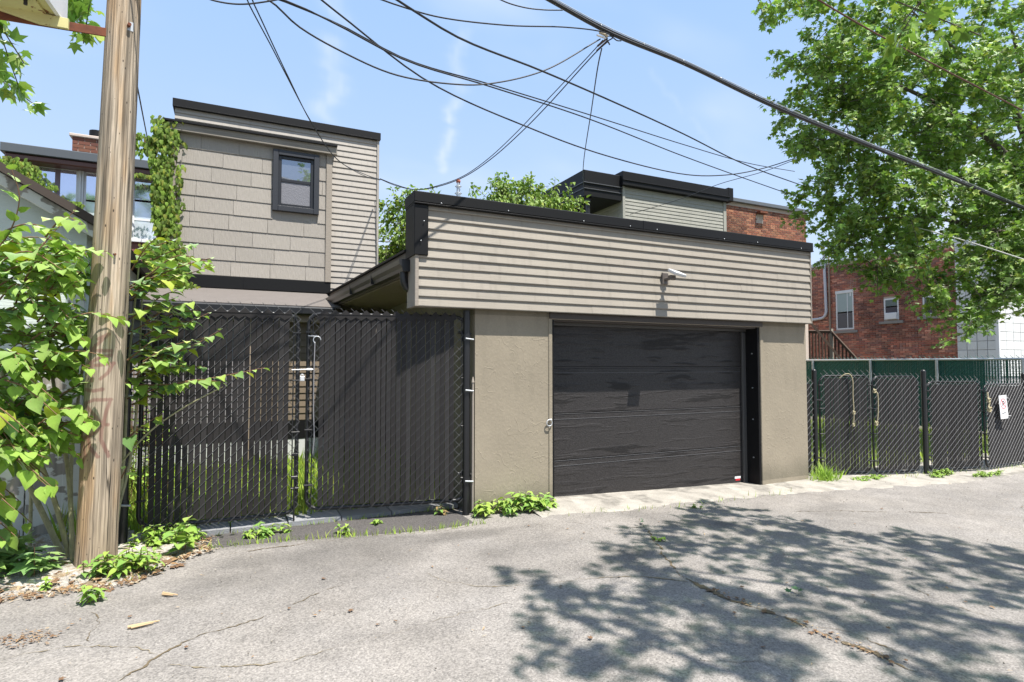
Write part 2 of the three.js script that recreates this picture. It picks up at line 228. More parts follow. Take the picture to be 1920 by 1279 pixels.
function brickwork(parent, len, y0, y1, depthAxis, origin, seed, cols, holes = [], bw = 0.2, bh = 0.058, j = 0.014) {
  const list = [], cs = [], r = rng(seed), rows = Math.floor((y1 - y0) / (bh + j));
  for (let i = 0; i < rows; i++) for (let k = -1; k < len / (bw + j) + 1; k++) {
    const header = i % 6 === 5, w = header ? bw / 2 - j / 2 : bw, st = header ? (bw + j) / 2 : bw + j;
    for (let q = 0; q < (header ? 2 : 1); q++) {
      const s = k * (bw + j) + (i % 2 ? (bw + j) / 2 : 0) + q * st + w / 2, y = y0 + i * (bh + j) + bh / 2;
      let a = Math.max(0, s - w / 2), b = Math.min(len, s + w / 2); for (const [h0, h1, v0, v1] of holes) if (y + bh / 2 > v0 && y - bh / 2 < v1 && b > h0 && a < h1) { if (a < h0) b = h0; else if (b > h1) a = h1; else b = a; }
      if (b - a < 0.025) continue;
      const pr = (r() - 0.5) * 0.006, m = (a + b) / 2, p = depthAxis ? [origin[0] + pr, y, origin[2] + m] : [origin[0] + m, y, origin[2] + pr];
      list.push(M4(p, E3(0, 0, (r() - 0.5) * 0.01), depthAxis ? [0.05, bh, b - a] : [b - a, bh, 0.05]));
      const c = cols[Math.floor(r() * cols.length)], v = (0.75 + 0.5 * r()) * (1 - 0.45 * smooth(0.5, 0.68, fbm(m * 0.9 + seed, y * 0.7, 9999, 9999, 4, 6))); cs.push(C3(c[0] * v, c[1] * v, c[2] * v));
    }
  }
  return inst('brickwork', new THREE.BoxGeometry(1, 1, 1), mat('brick', [1, 1, 1], { roughness: 0.92 }), list, parent, (i) => cs[i]);
}
const REDBRICK = [[0.5, 0.19, 0.125], [0.42, 0.15, 0.1], [0.56, 0.26, 0.18], [0.32, 0.13, 0.1], [0.47, 0.22, 0.15], [0.3, 0.15, 0.12]];
const ORANGEBRICK = [[0.27, 0.105, 0.055], [0.24, 0.085, 0.048], [0.3, 0.135, 0.075], [0.18, 0.065, 0.04]];
const mMortar = mat('mortar', [0.5, 0.42, 0.36], { roughness: 1, ...bump(tAsphaltB, 0.004) });

// ------------------------------------------------------------------ ground
const FAR = 160;
tag(part('ground', [sheet(-FAR, FAR, -FAR, FAR, 2, 2, -0.14)], mat('yard soil', [0.13, 0.12, 0.09], { roughness: 1 }), scene), null, null, null, 'structure');
{
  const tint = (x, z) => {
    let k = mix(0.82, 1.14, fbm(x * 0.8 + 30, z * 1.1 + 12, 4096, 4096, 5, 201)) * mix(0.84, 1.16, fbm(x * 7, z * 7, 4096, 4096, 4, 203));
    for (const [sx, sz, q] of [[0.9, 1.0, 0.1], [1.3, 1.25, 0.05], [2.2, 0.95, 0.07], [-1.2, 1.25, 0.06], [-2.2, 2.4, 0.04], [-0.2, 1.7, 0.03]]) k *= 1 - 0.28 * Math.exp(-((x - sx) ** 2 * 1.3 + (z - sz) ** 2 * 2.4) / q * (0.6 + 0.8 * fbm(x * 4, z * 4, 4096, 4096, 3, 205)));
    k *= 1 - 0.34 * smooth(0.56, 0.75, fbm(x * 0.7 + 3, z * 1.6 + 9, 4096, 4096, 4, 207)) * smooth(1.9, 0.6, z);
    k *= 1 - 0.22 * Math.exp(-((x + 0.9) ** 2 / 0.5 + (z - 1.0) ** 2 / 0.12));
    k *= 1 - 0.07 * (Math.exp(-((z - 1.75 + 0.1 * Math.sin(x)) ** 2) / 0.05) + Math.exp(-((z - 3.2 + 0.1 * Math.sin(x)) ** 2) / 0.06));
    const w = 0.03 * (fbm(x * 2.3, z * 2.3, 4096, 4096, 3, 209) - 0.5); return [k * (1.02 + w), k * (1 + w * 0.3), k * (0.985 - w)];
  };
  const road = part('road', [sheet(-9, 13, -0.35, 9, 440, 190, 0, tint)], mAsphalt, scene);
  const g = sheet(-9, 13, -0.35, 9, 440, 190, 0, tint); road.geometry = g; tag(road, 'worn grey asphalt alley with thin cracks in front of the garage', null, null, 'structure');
  const far = (a, b) => sheet(a, b, -0.35, 9, 12, 8, -0.004, () => [0.98, 0.98, 0.97]);
  tag(part('alley_road', (() => { const a = far(-90, -8.9), b = far(12.9, 90); return mergeGeometries([a, b]); })(), mAsphalt, scene), 'asphalt alley carrying on beyond both ends of the view', null, null, 'structure');
}
const jag = (base, amp, f, s) => (x) => base(x) + amp * (fbm(x * f + 50, s, 4096, 4096, 4, s) - 0.5) * 2;
tag(part('concrete_apron', sheet(-0.35, 4.3, -0.32, jag((x) => 0.42 + 0.06 * Math.sin(x * 1.3) + 0.28 * smooth(2.6, 4.2, x), 0.16, 3, 31), 260, 24, (x, z, f) => mix(0.012 + 0.025 * smooth(0.35, 0.0, z), -0.004, smooth(0.8, 1, f))), mConcrete, scene), 'pale worn concrete threshold along the foot of the garage door', null, null, 'structure');
tag(part('dusty_verge', sheet(4.25, 9.5, -0.3, jag((x) => 0.72 + 0.25 * smooth(4.3, 5.2, x) + 0.13 * (x - 4.3) - 0.2 * smooth(6, 9, x), 0.24, 2.2, 33), 260, 24, (x, z, f) => mix(0.009 + 0.02 * smooth(0.5, 0, z) + 0.008 * (fbm(x * 7, z * 7, 4096, 4096, 3, 39) - 0.5), -0.006, smooth(0.7, 1, f))), mConcrete, scene), 'pale dusty broken edge of the alley along the black fence', null, null, 'structure');
tag(part('asphalt_patch', sheet(-3.45, -0.93, -0.31, jag((x) => 0.07 + 0.3 * smooth(-3.4, -1.3, x), 0.035, 4, 35), 160, 10, (x, z, f, g) => mix(0.012, -0.004, smooth(0.86, 1, Math.max(f, g)))), mPatch, scene), 'dark strip of newer asphalt below the two gates', null, null, 'structure');
tag(part('gravel_patch', sheet(-7, -3.28, -1.0, jag((x) => 0.86 - 0.62 * smooth(-3.95, -3.3, x) - 0.1 * smooth(-4.2, -5.4, x), 0.1, 3.2, 37), 220, 60, (x, z, f, g) => mix(0.014 + 0.035 * fbm(x * 4, z * 4, 4096, 4096, 3, 38), -0.012, Math.max(smooth(0.72, 1, f + 0.12 * (fbm(x * 6, z * 6, 4096, 4096, 3, 36) - 0.5)), smooth(0.9, 1, g)))), mGravel, scene), 'pale gravel and leaf litter round the foot of the utility pole', null, null, 'structure');
tag(part('garden_path', [bx(-3.5, -0.98, -0.1, 0.012, -1.16, -0.3)], mSoil, scene), 'earth bed of the stone path below the gates', null, null, 'structure');
{
  const path = scene.children.at(-1), pm = [0, 1, 2].map((i) => mat('grey paving slab', [0.22, 0.225, 0.235].map((q) => q * (0.85 + 0.1 * i)), { roughness: 0.9, ...bump(tAsphaltB, 0.003) }));
  const r = rng(77);
  for (let j = 0; j < 2; j++) for (let i = -1; i < 6; i++) {
    const w = 0.5, x0 = -3.5 + i * w + (j ? 0.28 : 0), a = Math.max(-3.5, x0 + 0.006), b = Math.min(-0.99, x0 + w - 0.006), z0 = -1.14 + (1 - j) * 0.0 + j * 0.42, z1 = z0 + 0.41;
    if (b - a < 0.06 || (j === 0 && x0 < -1.9)) continue;
    const g = bx(a, b, 0, 0.05, z0, z1).translate(0, 0.0 + r() * 0.007, 0); part('paving_slab', g, pm[Math.floor(r() * 3)], path);
  }
}
tag(part('lawn_soil', sheet(-8, 13.2, -40, -0.32, 4, 8, -0.03), mat('lawn soil', [0.1, 0.12, 0.04], { roughness: 1 }), scene), 'yard ground behind the fences', null, null, 'structure');

// cracks in the asphalt: dirt that fills them, laid 4 mm above the road
function crack(pts, w, seed, m) {
  const c = new THREE.CatmullRomCurve3(pts.map(([x, z]) => new THREE.Vector3(x, 0, z))), n = Math.ceil(c.getLength() / 0.018), pos = [], idx = [], r = rng(seed);
  for (let i = 0; i <= n; i++) {
    const p = c.getPointAt(i / n), t = c.getTangentAt(i / n), o = 0.1 * (fbm(i * 0.05, seed, 9999, 9999, 5, seed) - 0.5) + 0.035 * (fbm(i * 0.4, seed + 2, 9999, 9999, 3, seed + 1) - 0.5) + 0.008 * (r() - 0.5), k = w * 1.1 * (0.06 + 2.2 * Math.pow(fbm(i * 0.07 + 7, seed, 9999, 9999, 4, seed + 3), 2.6)) * (0.35 + 0.9 * r()) * (hash(i >> 2, seed, 9) > 0.16 ? 1 : 0.15) * Math.min(1, i / 8 + 0.1, (n - i) / 8 + 0.1);
    for (const s of [-1, 1]) { const x = p.x - t.z * (o + s * k), z = p.z + t.x * (o + s * k); pos.push(x, gy(x, z) + 0.004, z); }
    if (i < n) idx.push(i * 2, i * 2 + 1, i * 2 + 2, i * 2 + 1, i * 2 + 3, i * 2 + 2);
  }
  const g = new THREE.BufferGeometry(); g.setAttribute('position', new THREE.Float32BufferAttribute(pos, 3)); g.setIndex(idx); g.computeVertexNormals(); return g;
}
const mDirt = mat('dirt in cracks', [0.115, 0.088, 0.052], { roughness: 1 }), mDirtPale = mat('pale dirt in cracks', [0.2, 0.165, 0.11], { roughness: 1 });
{
  const road = scene.children.find((o) => o.name === 'road');
  const CR = [[[[-2.5, 1.38], [-2.66, 1.49], [-2.86, 1.62], [-3.16, 1.78], [-3.36, 1.88], [-3.55, 2.02], [-3.74, 2.22]], 0.008, mDirt], [[[-1.88, 1.43], [-1.8, 1.68], [-1.63, 1.85], [-1.33, 2.02], [-0.96, 2.05], [-0.51, 2.21], [-0.21, 2.44]], 0.007, mDirtPale],
    [[[-0.21, 2.36], [-0.2, 2.58], [-0.17, 2.89], [-0.1, 3.16], [-0.07, 3.38], [-0.03, 3.64], [-0.04, 3.87]], 0.024, mDirt], [[[-0.09, 3.26], [0.05, 3.4], [0.06, 3.55], [0.08, 3.69]], 0.009, mDirt], [[[1.23, 3.07], [1.13, 3.34], [1.14, 3.61], [1.18, 3.79]], 0.008, mDirt],
    [[[-2.66, 2.35], [-2.42, 2.33], [-2.14, 2.27], [-1.86, 2.24], [-1.57, 2.19]], 0.005, mDirtPale], [[[-4.02, 1.2], [-3.94, 1.45], [-3.96, 1.59], [-3.93, 1.74]], 0.008, mDirt], [[[-4.31, 1.72], [-4.18, 1.69], [-3.96, 1.72], [-3.77, 1.84], [-3.59, 2.02]], 0.006, mDirtPale],
    [[[0.58, 0.78], [0.22, 1.5], [-0.07, 1.99], [-0.21, 2.36]], 0.011, mDirt], [[[-1, 3.29], [-0.79, 3.39], [-0.68, 3.46], [-0.67, 3.59]], 0.007, mDirt], [[[-3.51, 2.19], [-3.24, 2.29], [-2.89, 2.4], [-2.66, 2.35]], 0.006, mDirtPale], [[[-0.21, 0.66], [0.14, 0.97], [0.49, 1.1]], 0.008, mDirt],
    [[[2.4, 1.1], [3.4, 1.5], [4.6, 2.4], [5.2, 3.4]], 0.008, mDirt], [[[-3.3, 0.32], [-2.3, 0.31], [-1.4, 0.42], [-0.9, 0.4]], 0.007, mDirt]];
  for (const m of [mDirt, mDirtPale]) part('crack', CR.filter((c) => c[2] === m).map((c, i) => crack(c[0], c[1], 300 + i * 13 + (m === mDirt ? 0 : 7), m)), m, road, m === mDirt ? 'dark dirt filled cracks' : 'pale hairline cracks').userData.kind = 'stuff';
}

// ------------------------------------------------------------------ the garage
const SZ = 0.09;
const garage = thing('garage', 'beige garage with stucco piers, clapboard parapet and black sectional door', 'garage');
{
  const g = garage;
  part('wall', [bx(-0.92, 4.19, 0, 2.5, -5, -0.6), bx(-0.92, 0.0, -0.12, 2.3, -0.6, 0), bx(3.28, 4.19, -0.25, 2.3, -0.6, 0)], mStucco, g);
  each('stucco_edge', [bevel(-0.035, 0.012, -0.03, 2.14, -0.3, 0.012), bevel(3.268, 3.33, -0.14, 2.14, -0.3, 0.012)], mStucco, g);
  part('parapet_core', [bx(-1.58, 4.185, 2.16, 3.2, -0.18, SZ - 0.004), bx(0.0, 3.28, 2.08, 2.2, -0.3, 0.02)], mTrim, g);
  boards(g, mSiding, -1.572, 4.172, 2.15, 3.18, 0.098, 0.02, SZ, 3, true);
  each('corner_trim', [bevel(-1.61, -1.572, 2.148, 3.17, -0.18, SZ + 0.026, 0.004), bevel(4.172, 4.19, 2.148, 3.17, -0.18, SZ + 0.026, 0.004)], mTrim, g);
  each('parapet_cap', [bevel(-1.63, 1.2, 3.19, 3.3, -0.22, SZ + 0.05, 0.008), bevel(1.195, 4.21, 3.188, 3.302, -0.222, SZ + 0.052, 0.008), bevel(-1.628, 4.208, 3.172, 3.186, -0.2, SZ + 0.06, 0.004), bevel(-1.625, -1.48, 2.66, 3.17, -0.2, SZ + 0.042, 0.006)], mBlack, g);
  each('cap_screw', [[-1.35, 3.2], [-0.6, 3.21], [0.35, 3.2], [1.0, 3.21], [1.4, 3.21], [2.5, 3.2], [3.1, 3.21], [3.95, 3.2], [-1.56, 2.8], [-1.53, 3.0]].map(([x, y]) => new THREE.SphereGeometry(0.007, 6, 4).translate(x, y, SZ + 0.056)), mGalv, g);
  // door: four sections in a recess, with frame, tracks and header
  const d = new THREE.Group(); d.name = 'garage_door'; g.add(d);
  const md = mat('black wood grained door', null, { map: tDoor, roughnessMap: tDoorR, roughness: 1, specularIntensity: 0.6, ...bump(tDoorB, 0.0045) });
  for (let i = 0; i < 4; i++) { const s = part('door_section', bevel(0.06, 3.26, -0.1 + i * 0.545 + 0.003, -0.1 + (i + 1) * 0.545 - 0.006, -0.3, -0.25, 0.007), md, d); if (i === 0) part('label_sticker', [bx(3.03, 3.14, 0.0, 0.03, -0.2495, -0.2485)], mWhite, s).geometry = bx(3.03, 3.14, 0.0, 0.03, -0.2495, -0.248); }
  part('red_band', bx(3.045, 3.13, -0.028, -0.0015, -0.2495, -0.248), mat('red label print', [0.5, 0.02, 0.03]), d);
  each('section_line', [1, 2, 3].flatMap((i) => [0, -0.062].map((d) => bevel(0.06, 3.17, -0.1 + i * 0.545 + d - 0.006, -0.1 + i * 0.545 + d - 0.001, -0.26, -0.246, 0.0012))), mat('door bead', [0.1, 0.1, 0.105], { roughness: 0.25 }), d);
  part('bottom_seal', bx(0.06, 3.26, -0.115, -0.1, -0.29, -0.245), mBlack, d);
  each('jamb', [bevel(0.013, 0.05, -0.12, 2.09, -0.3, -0.02, 0.003), bevel(3.235, 3.267, -0.15, 2.1, -0.3, -0.005, 0.003)], mBlack, g);
  each('door_stop', [bevel(3.17, 3.235, -0.13, 2.02, -0.245, -0.21, 0.004), bevel(0.05, 3.235, 2.03, 2.08, -0.245, -0.2, 0.004)], mat('dark grey stop', [0.07, 0.068, 0.066], { roughness: 0.5 }), g);
  each('header', [bevel(-0.03, 3.3, 2.085, 2.15, -0.1, 0.03, 0.004), bevel(0.05, 3.23, 2.06, 2.084, -0.2, -0.03, 0.003)], mat('dark brown header', [0.05, 0.04, 0.033], { roughness: 0.55 }), g);
  each('jamb_bolt', [1.72, 1.25, 0.82, 0.3].map((y) => bar([3.225, y, -0.1], [3.237, y, -0.1], 0.009)), mGalv, g);
  part('latch_ring', [new THREE.TorusGeometry(0.035, 0.006, 6, 18).translate(-0.04, 0.92, 0.03), bar([-0.04, 0.955, 0.02], [-0.01, 0.955, 0.03], 0.008)], mGalv, g);
  // left eave with soffit, fascia, gutter and elbow
  const eave = new THREE.Group(); eave.name = 'eave'; g.add(eave); eave.position.set(-1.6, 0, 0); eave.rotation.y = 0.045;
  part('fascia', [bevel(0, 0.03, 2.5, 2.74, -4.5, -0.2, 0.004)], mat('dark taupe fascia', [0.14, 0.115, 0.09], { roughness: 0.6 }), eave);
  each('roof_edge', [bx(-0.03, 0.9, 2.742, 2.765, -4.5, -0.19)], mBlack, eave);
  for (let i = 0; i < 14; i++) part('soffit_plank', bevel(0.032, 0.86, 2.49, 2.505, -4.5 + i * 0.31, -4.5 + i * 0.31 + 0.304, 0.003), mSoffit, eave);
  const prof = new THREE.Shape([[0, 0], [-0.075, 0], [-0.085, 0.035], [-0.11, 0.07], [-0.115, 0.115], [-0.1, 0.115], [-0.098, 0.075], [-0.072, 0.04], [-0.066, 0.01], [0, 0.01]].map((p) => new THREE.Vector2(...p)));
  const gut = part('gutter', [wuv(new THREE.ExtrudeGeometry(prof, { depth: 4.35, bevelEnabled: false }).translate(-0.002, 2.52, -4.42))], mBrownMetal, eave);
  part('end_cap', [new THREE.ExtrudeGeometry(new THREE.Shape([[0.002, -0.004], [-0.08, -0.004], [-0.09, 0.035], [-0.116, 0.07], [-0.121, 0.12], [0.002, 0.12]].map((p) => new THREE.Vector2(...p))), { depth: 0.006, bevelEnabled: false }).translate(-0.002, 2.52, -0.07)], mBlackMetal, gut);
  part('elbow', [new THREE.TubeGeometry(new Poly([[-0.045, 2.52, -0.16], [-0.045, 2.46, -0.16], [-0.04, 2.41, -0.16], [-0.01, 2.36, -0.16], [0.05, 2.33, -0.17], [0.14, 2.3, -0.18]]), 14, 0.04, 10)], mBlackMetal, gut);
  each('gutter_seam', [2.3, 1.2].map((z) => bx(-0.119, -0.002, 2.517, 2.639, -z, -z + 0.012)), mBlackMetal, gut);
  // tan conduit and steel post strip beside the pier
  part('conduit', [bar([-0.945, 0.05, 0.005], [-0.945, 1.38, 0.005], 0.012), bar([-0.945, 1.38, 0.005], [-0.945, 1.44, 0.005], 0.018, 0.004)], mTrim, g);
}
{
  const t = thing('wall_lamp', 'small white flood lamp on a grey bracket fixed to the garage clapboards', 'lamp', [1.53, 2.62, SZ + 0.02]);
  part('bracket', [bevel(-0.045, 0.045, -0.07, 0.07, 0, 0.03, 0.006), bar([0, -0.01, 0.03], [0.02, -0.0, 0.12], 0.024), bevel(-0.03, 0.05, -0.03, 0.025, 0.1, 0.16, 0.006)], mat('bronze lamp body', [0.1, 0.085, 0.075], { roughness: 0.45 }), t);
  const h = part('lamp_head', [bevel(-0.09, 0.09, -0.07, 0.07, -0.018, 0.018, 0.006)], mat('pale lamp casting', [0.6, 0.6, 0.6], { roughness: 0.35 }), t); h.position.set(0.03, 0.045, 0.2); h.rotation.set(-1.12, 0.15, 0.0);
  part('lens', [bevel(-0.075, 0.075, -0.055, 0.055, -0.023, -0.018, 0.002)], mat('frosted lens', [0.75, 0.75, 0.75], { roughness: 0.25 }), h);
}

// ------------------------------------------------------------------ the tall house behind the left gate
function sashWindow(name, parent, x0, x1, y0, y1, z, trim, tw, frame, fw, split, opts = {}) {   // window > frame, sash, pane, sill
  const w = new THREE.Group(); w.name = name; parent.add(w); w.position.z = z;
  if (tw) part('trim', [bevel(x0 - tw, x0, y0 - tw, y1 + tw, -0.02, 0.05, 0.005), bevel(x1, x1 + tw, y0 - tw, y1 + tw, -0.02, 0.05, 0.005), bevel(x0, x1, y1, y1 + tw, -0.02, 0.048, 0.005), bevel(x0, x1, y0 - tw, y0, -0.02, 0.055, 0.005)], trim, w);
  const m = mix(y0, y1, split);
  part('frame', [bevel(x0, x0 + fw, y0, y1, -0.08, 0.012, 0.003), bevel(x1 - fw, x1, y0, y1, -0.08, 0.012, 0.003), bevel(x0 + fw, x1 - fw, y1 - fw, y1, -0.08, 0.01, 0.003), bevel(x0 + fw, x1 - fw, y0, y0 + fw, -0.08, 0.01, 0.003), bevel(x0 + fw, x1 - fw, m - fw * 0.5, m + fw * 0.5, -0.06, 0.0, 0.003)], frame, w);
  const pz = opts.pz ?? 0.002;
  part('pane', bx(x0 + fw, x1 - fw, m + fw * 0.5, y1 - fw, pz, pz + 0.004), opts.upper ?? mGlass, w);
  part('pane', bx(x0 + fw, x1 - fw, y0 + fw, m - fw * 0.5, pz - 0.001, pz + 0.002), opts.lower ?? mGlass, w);
  return w;
}
const HZ = -4.5;
const house = thing('house', 'tall taupe house with shingle front, black window and clapboard sides behind the gates', 'house');
{
  const g = house;
  part('wall', [bx(-4.1, -0.955, 0.3, 5.56, -9, HZ - 0.01)], mHouseSiding[0], g);
  boards(g, mHouseSiding, -4.1, -0.99, 5.06, 5.55, 0.1, 0.015, HZ, 61);
  boards(g, mHouseSiding, -1.765, -0.99, 2.36, 5.06, 0.1, 0.015, HZ, 81);
  each('corner_post', [bevel(-0.99, -0.95, 0.3, 5.55, HZ - 0.3, HZ + 0.03, 0.004)], mHouseSiding[1], g);
  each('roof_flashing', [bevel(-4.13, -0.93, 5.55, 5.67, -9, HZ + 0.05, 0.006), bevel(-4.12, -0.94, 5.535, 5.552, HZ - 0.1, HZ + 0.06, 0.003)], mBlack, g);
  // the shingled bay stands proud of the clapboards
  part('bay_core', [bx(-4.12, -1.8, 2.95, 5.12, HZ - 0.005, HZ + 0.1)], mShingle[1], g);
  const r = rng(17), rows = 9, rh = 0.243;
  for (let i = 0; i < rows; i++) {
    const y0 = 2.96 + i * rh; let x = -4.06 - r() * 0.5;
    while (x < -1.86) {
      const w = 0.56 + (r() - 0.5) * 0.06, a = Math.max(x + 0.002, -4.06), b = Math.min(x + w - 0.002, -1.86); x += w;
      if (b - a < 0.03) continue;
      const mid = (y0 + rh / 2), wx0 = -2.68, wx1 = -1.99;
      const put = (a, b) => { if (b - a < 0.03) return; const q = bevel(a, b, 0, rh + 0.012, 0, 0.011, 0.002); const o = part('shingle', q, mShingle[Math.floor(r() * 4)], g); o.position.set(0, y0 - 0.006 + r() * 0.005, HZ + 0.103 + r() * 0.002); o.rotation.x = -0.042; };
      if (mid > 4.05 && mid < 5.05 && b > wx0 && a < wx1) { put(a, wx0); put(wx1, b); } else put(a, b);
    }
  }
  each('bay_corner', [bevel(-4.13, -4.06, 2.95, 5.2, HZ, HZ + 0.135, 0.005), bevel(-1.86, -1.765, 2.95, 5.12, HZ, HZ + 0.135, 0.005)], mTrim, g);
  const rake = part('rake_board', [bevel(-4.2, -1.72, 5.1, 5.235, HZ + 0.12, HZ + 0.2, 0.006)], mRake, g); rake.rotation.z = -0.004;
  part('bay_roof_edge', [bx(-4.22, -1.7, 5.237, 5.265, HZ, HZ + 0.24)], mBlack, g);
  each('flashing', [bevel(-4.3, -1.77, 2.76, 2.952, HZ + 0.1, HZ + 0.118, 0.004), bevel(-3.1, -1.765, 2.765, 2.957, HZ + 0.1, HZ + 0.121, 0.004)], mBlack, g);
  const wd = sashWindow('window', g, -2.61, -2.06, 4.15, 4.985, HZ + 0.115, mat('black window trim', [0.022, 0.024, 0.03], { roughness: 0.45 }), 0.085, mat('black window frame', [0.013, 0.014, 0.018], { roughness: 0.4 }), 0.05, 0.52, { pz: -0.0125, lower: mat('insect screen', [0.17, 0.17, 0.19], { roughness: 0.45, ...bump(tAsphaltB, 0.004) }) });
  each('sash', [bevel(-2.57, -2.1, 4.19, 4.945, -0.05, -0.02, 0.003)].map(() => bevel(-2.56, -2.535, 4.2, 4.935, -0.05, -0.012, 0.003)).concat([bevel(-2.135, -2.11, 4.2, 4.935, -0.05, -0.012, 0.003)]), mBlack, wd);
  // porch roof, gutter and the shaded wall under it
  part('porch_roof', (() => { const q = bx(-4.5, -1.75, -0.02, 0.0, -1.12, 0); q.rotateX(0.3); q.translate(0, 2.44, -3.38); return q; })(), mat('porch roofing', [0.38, 0.355, 0.35], { map: tRoofing, roughness: 0.95 }), g);
  part('porch_gutter', [bevel(-4.55, -1.85, 2.3, 2.42, -3.4, -3.28, 0.02)], mBlackMetal, g);
  part('porch_fascia', [bx(-4.5, -1.8, 2.2, 2.4, -3.55, -3.41)], mSoffit, g);
  part('porch_ceiling', [bx(-4.5, -1.8, 2.24, 2.26, -4.45, -3.5)], mSoffit, g);
  each('porch_post', [bevel(-3.04, -2.96, 0.2, 2.2, -3.545, -3.47, 0.005), bevel(-1.95, -1.86, 0.2, 2.2, -3.55, -3.45, 0.005)], mSoffit, g);
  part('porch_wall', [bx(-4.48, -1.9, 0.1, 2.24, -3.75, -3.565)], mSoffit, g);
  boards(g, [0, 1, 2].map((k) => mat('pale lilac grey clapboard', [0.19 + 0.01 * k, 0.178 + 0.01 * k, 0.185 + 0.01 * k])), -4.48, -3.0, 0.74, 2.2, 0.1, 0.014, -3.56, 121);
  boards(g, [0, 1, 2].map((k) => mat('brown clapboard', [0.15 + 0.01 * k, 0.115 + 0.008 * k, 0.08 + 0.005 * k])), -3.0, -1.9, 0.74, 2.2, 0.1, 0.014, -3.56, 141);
  part('base_band', [bx(-4.48, -1.9, 0.47, 0.735, -3.6, -3.55)], mBlack, g);
  part('porch_base', [bx(-4.47, -1.91, -0.1, 0.465, -3.7, -3.556)], mat('white foundation', [0.55, 0.56, 0.56], { roughness: 0.9 }), g);
  part('foundation', [bx(-4.09, -0.97, -0.1, 0.659, HZ - 0.2, HZ + 0.004)], mat('white foundation', [0.6, 0.61, 0.6], { roughness: 0.9 }), g);
}

// ------------------------------------------------------------------ the red brown house and the pale shed on the left
{
  const g = thing('house', 'red brown house with white windows and brick chimney behind the shed', 'house'), z = -7.5;
  part('wall', [bx(-6.75, -4.2, 0, 5.25, z - 5, z)], mBrown, g);
  const rf = part('roof', [bevel(-6.95, -4.0, 5.3, 5.46, z - 5.2, z + 0.35, 0.01)], mat('grey roof edge', [0.075, 0.085, 0.095], { roughness: 0.5 }), g);
  part('roof_gutter', [bevel(-6.9, -4.05, 5.19, 5.298, z, z + 0.3, 0.02)], mat('brown gutter', [0.12, 0.05, 0.035], { roughness: 0.4 }), g);
  const ch = part('chimney', [bx(-6.28, -5.72, 5.4, 6.27, -9.3, -8.85)], mMortar, rf);
  part('chimney_cap', [bevel(-6.33, -5.67, 6.27, 6.33, -9.35, -8.8, 0.01)], mMortar, rf);
  part('flue', [bar([-5.9, 6.33, -9.05], [-5.9, 6.5, -9.05], 0.14, 0.14, 14)], mBlack, rf);
  const mb = ORANGEBRICK.map((c) => mat('chimney brick', [c[0] * 0.6, c[1] * 0.62, c[2] * 0.7], { roughness: 0.9 })), r = rng(5);
  for (let i = 0; i < 11; i++) for (let k = -1; k < 3; k++) { const a = Math.max(-6.28, -6.28 + k * 0.21 + (i % 2) * 0.105), b = Math.min(-5.72, -6.28 + k * 0.21 + (i % 2) * 0.105 + 0.197); if (b - a > 0.03) part('brick', bx(a, b, 5.46 + i * 0.074, 5.46 + i * 0.074 + 0.062, -8.86, -8.835), mb[Math.floor(r() * 4)], rf); }
  const lav = mat('reflecting blue grey pane', [0.72, 0.76, 0.92], { roughness: 0.05, metalness: 0.8 }), pal = mat('pane with pale blind', [0.85, 0.9, 1], { roughness: 0.08, metalness: 0.5 });
  sashWindow('window', g, -6.52, -5.88, 4.2, 5.22, z, mWhite, 0.045, mWhite, 0.04, 0.28, { upper: lav, lower: pal });
  part('mullion', bevel(-6.24, -6.16, 4.5, 5.18, z, z + 0.012, 0.003), mat('mauve mullion', [0.27, 0.2, 0.25]), g);
  sashWindow('window', g, -5.8, -5.42, 4.1, 5.2, z, mWhite, 0.03, mWhite, 0.035, 0.5, { upper: lav, lower: pal });
  const w3 = sashWindow('window', g, -5.03, -4.6, 3.98, 5.22, z, mWhite, 0.045, mWhite, 0.04, 0.62, { upper: lav, lower: pal });
  part('muntin', bevel(-4.99, -4.64, 4.36, 4.39, 0.0, 0.012, 0.003), mWhite, w3);
}
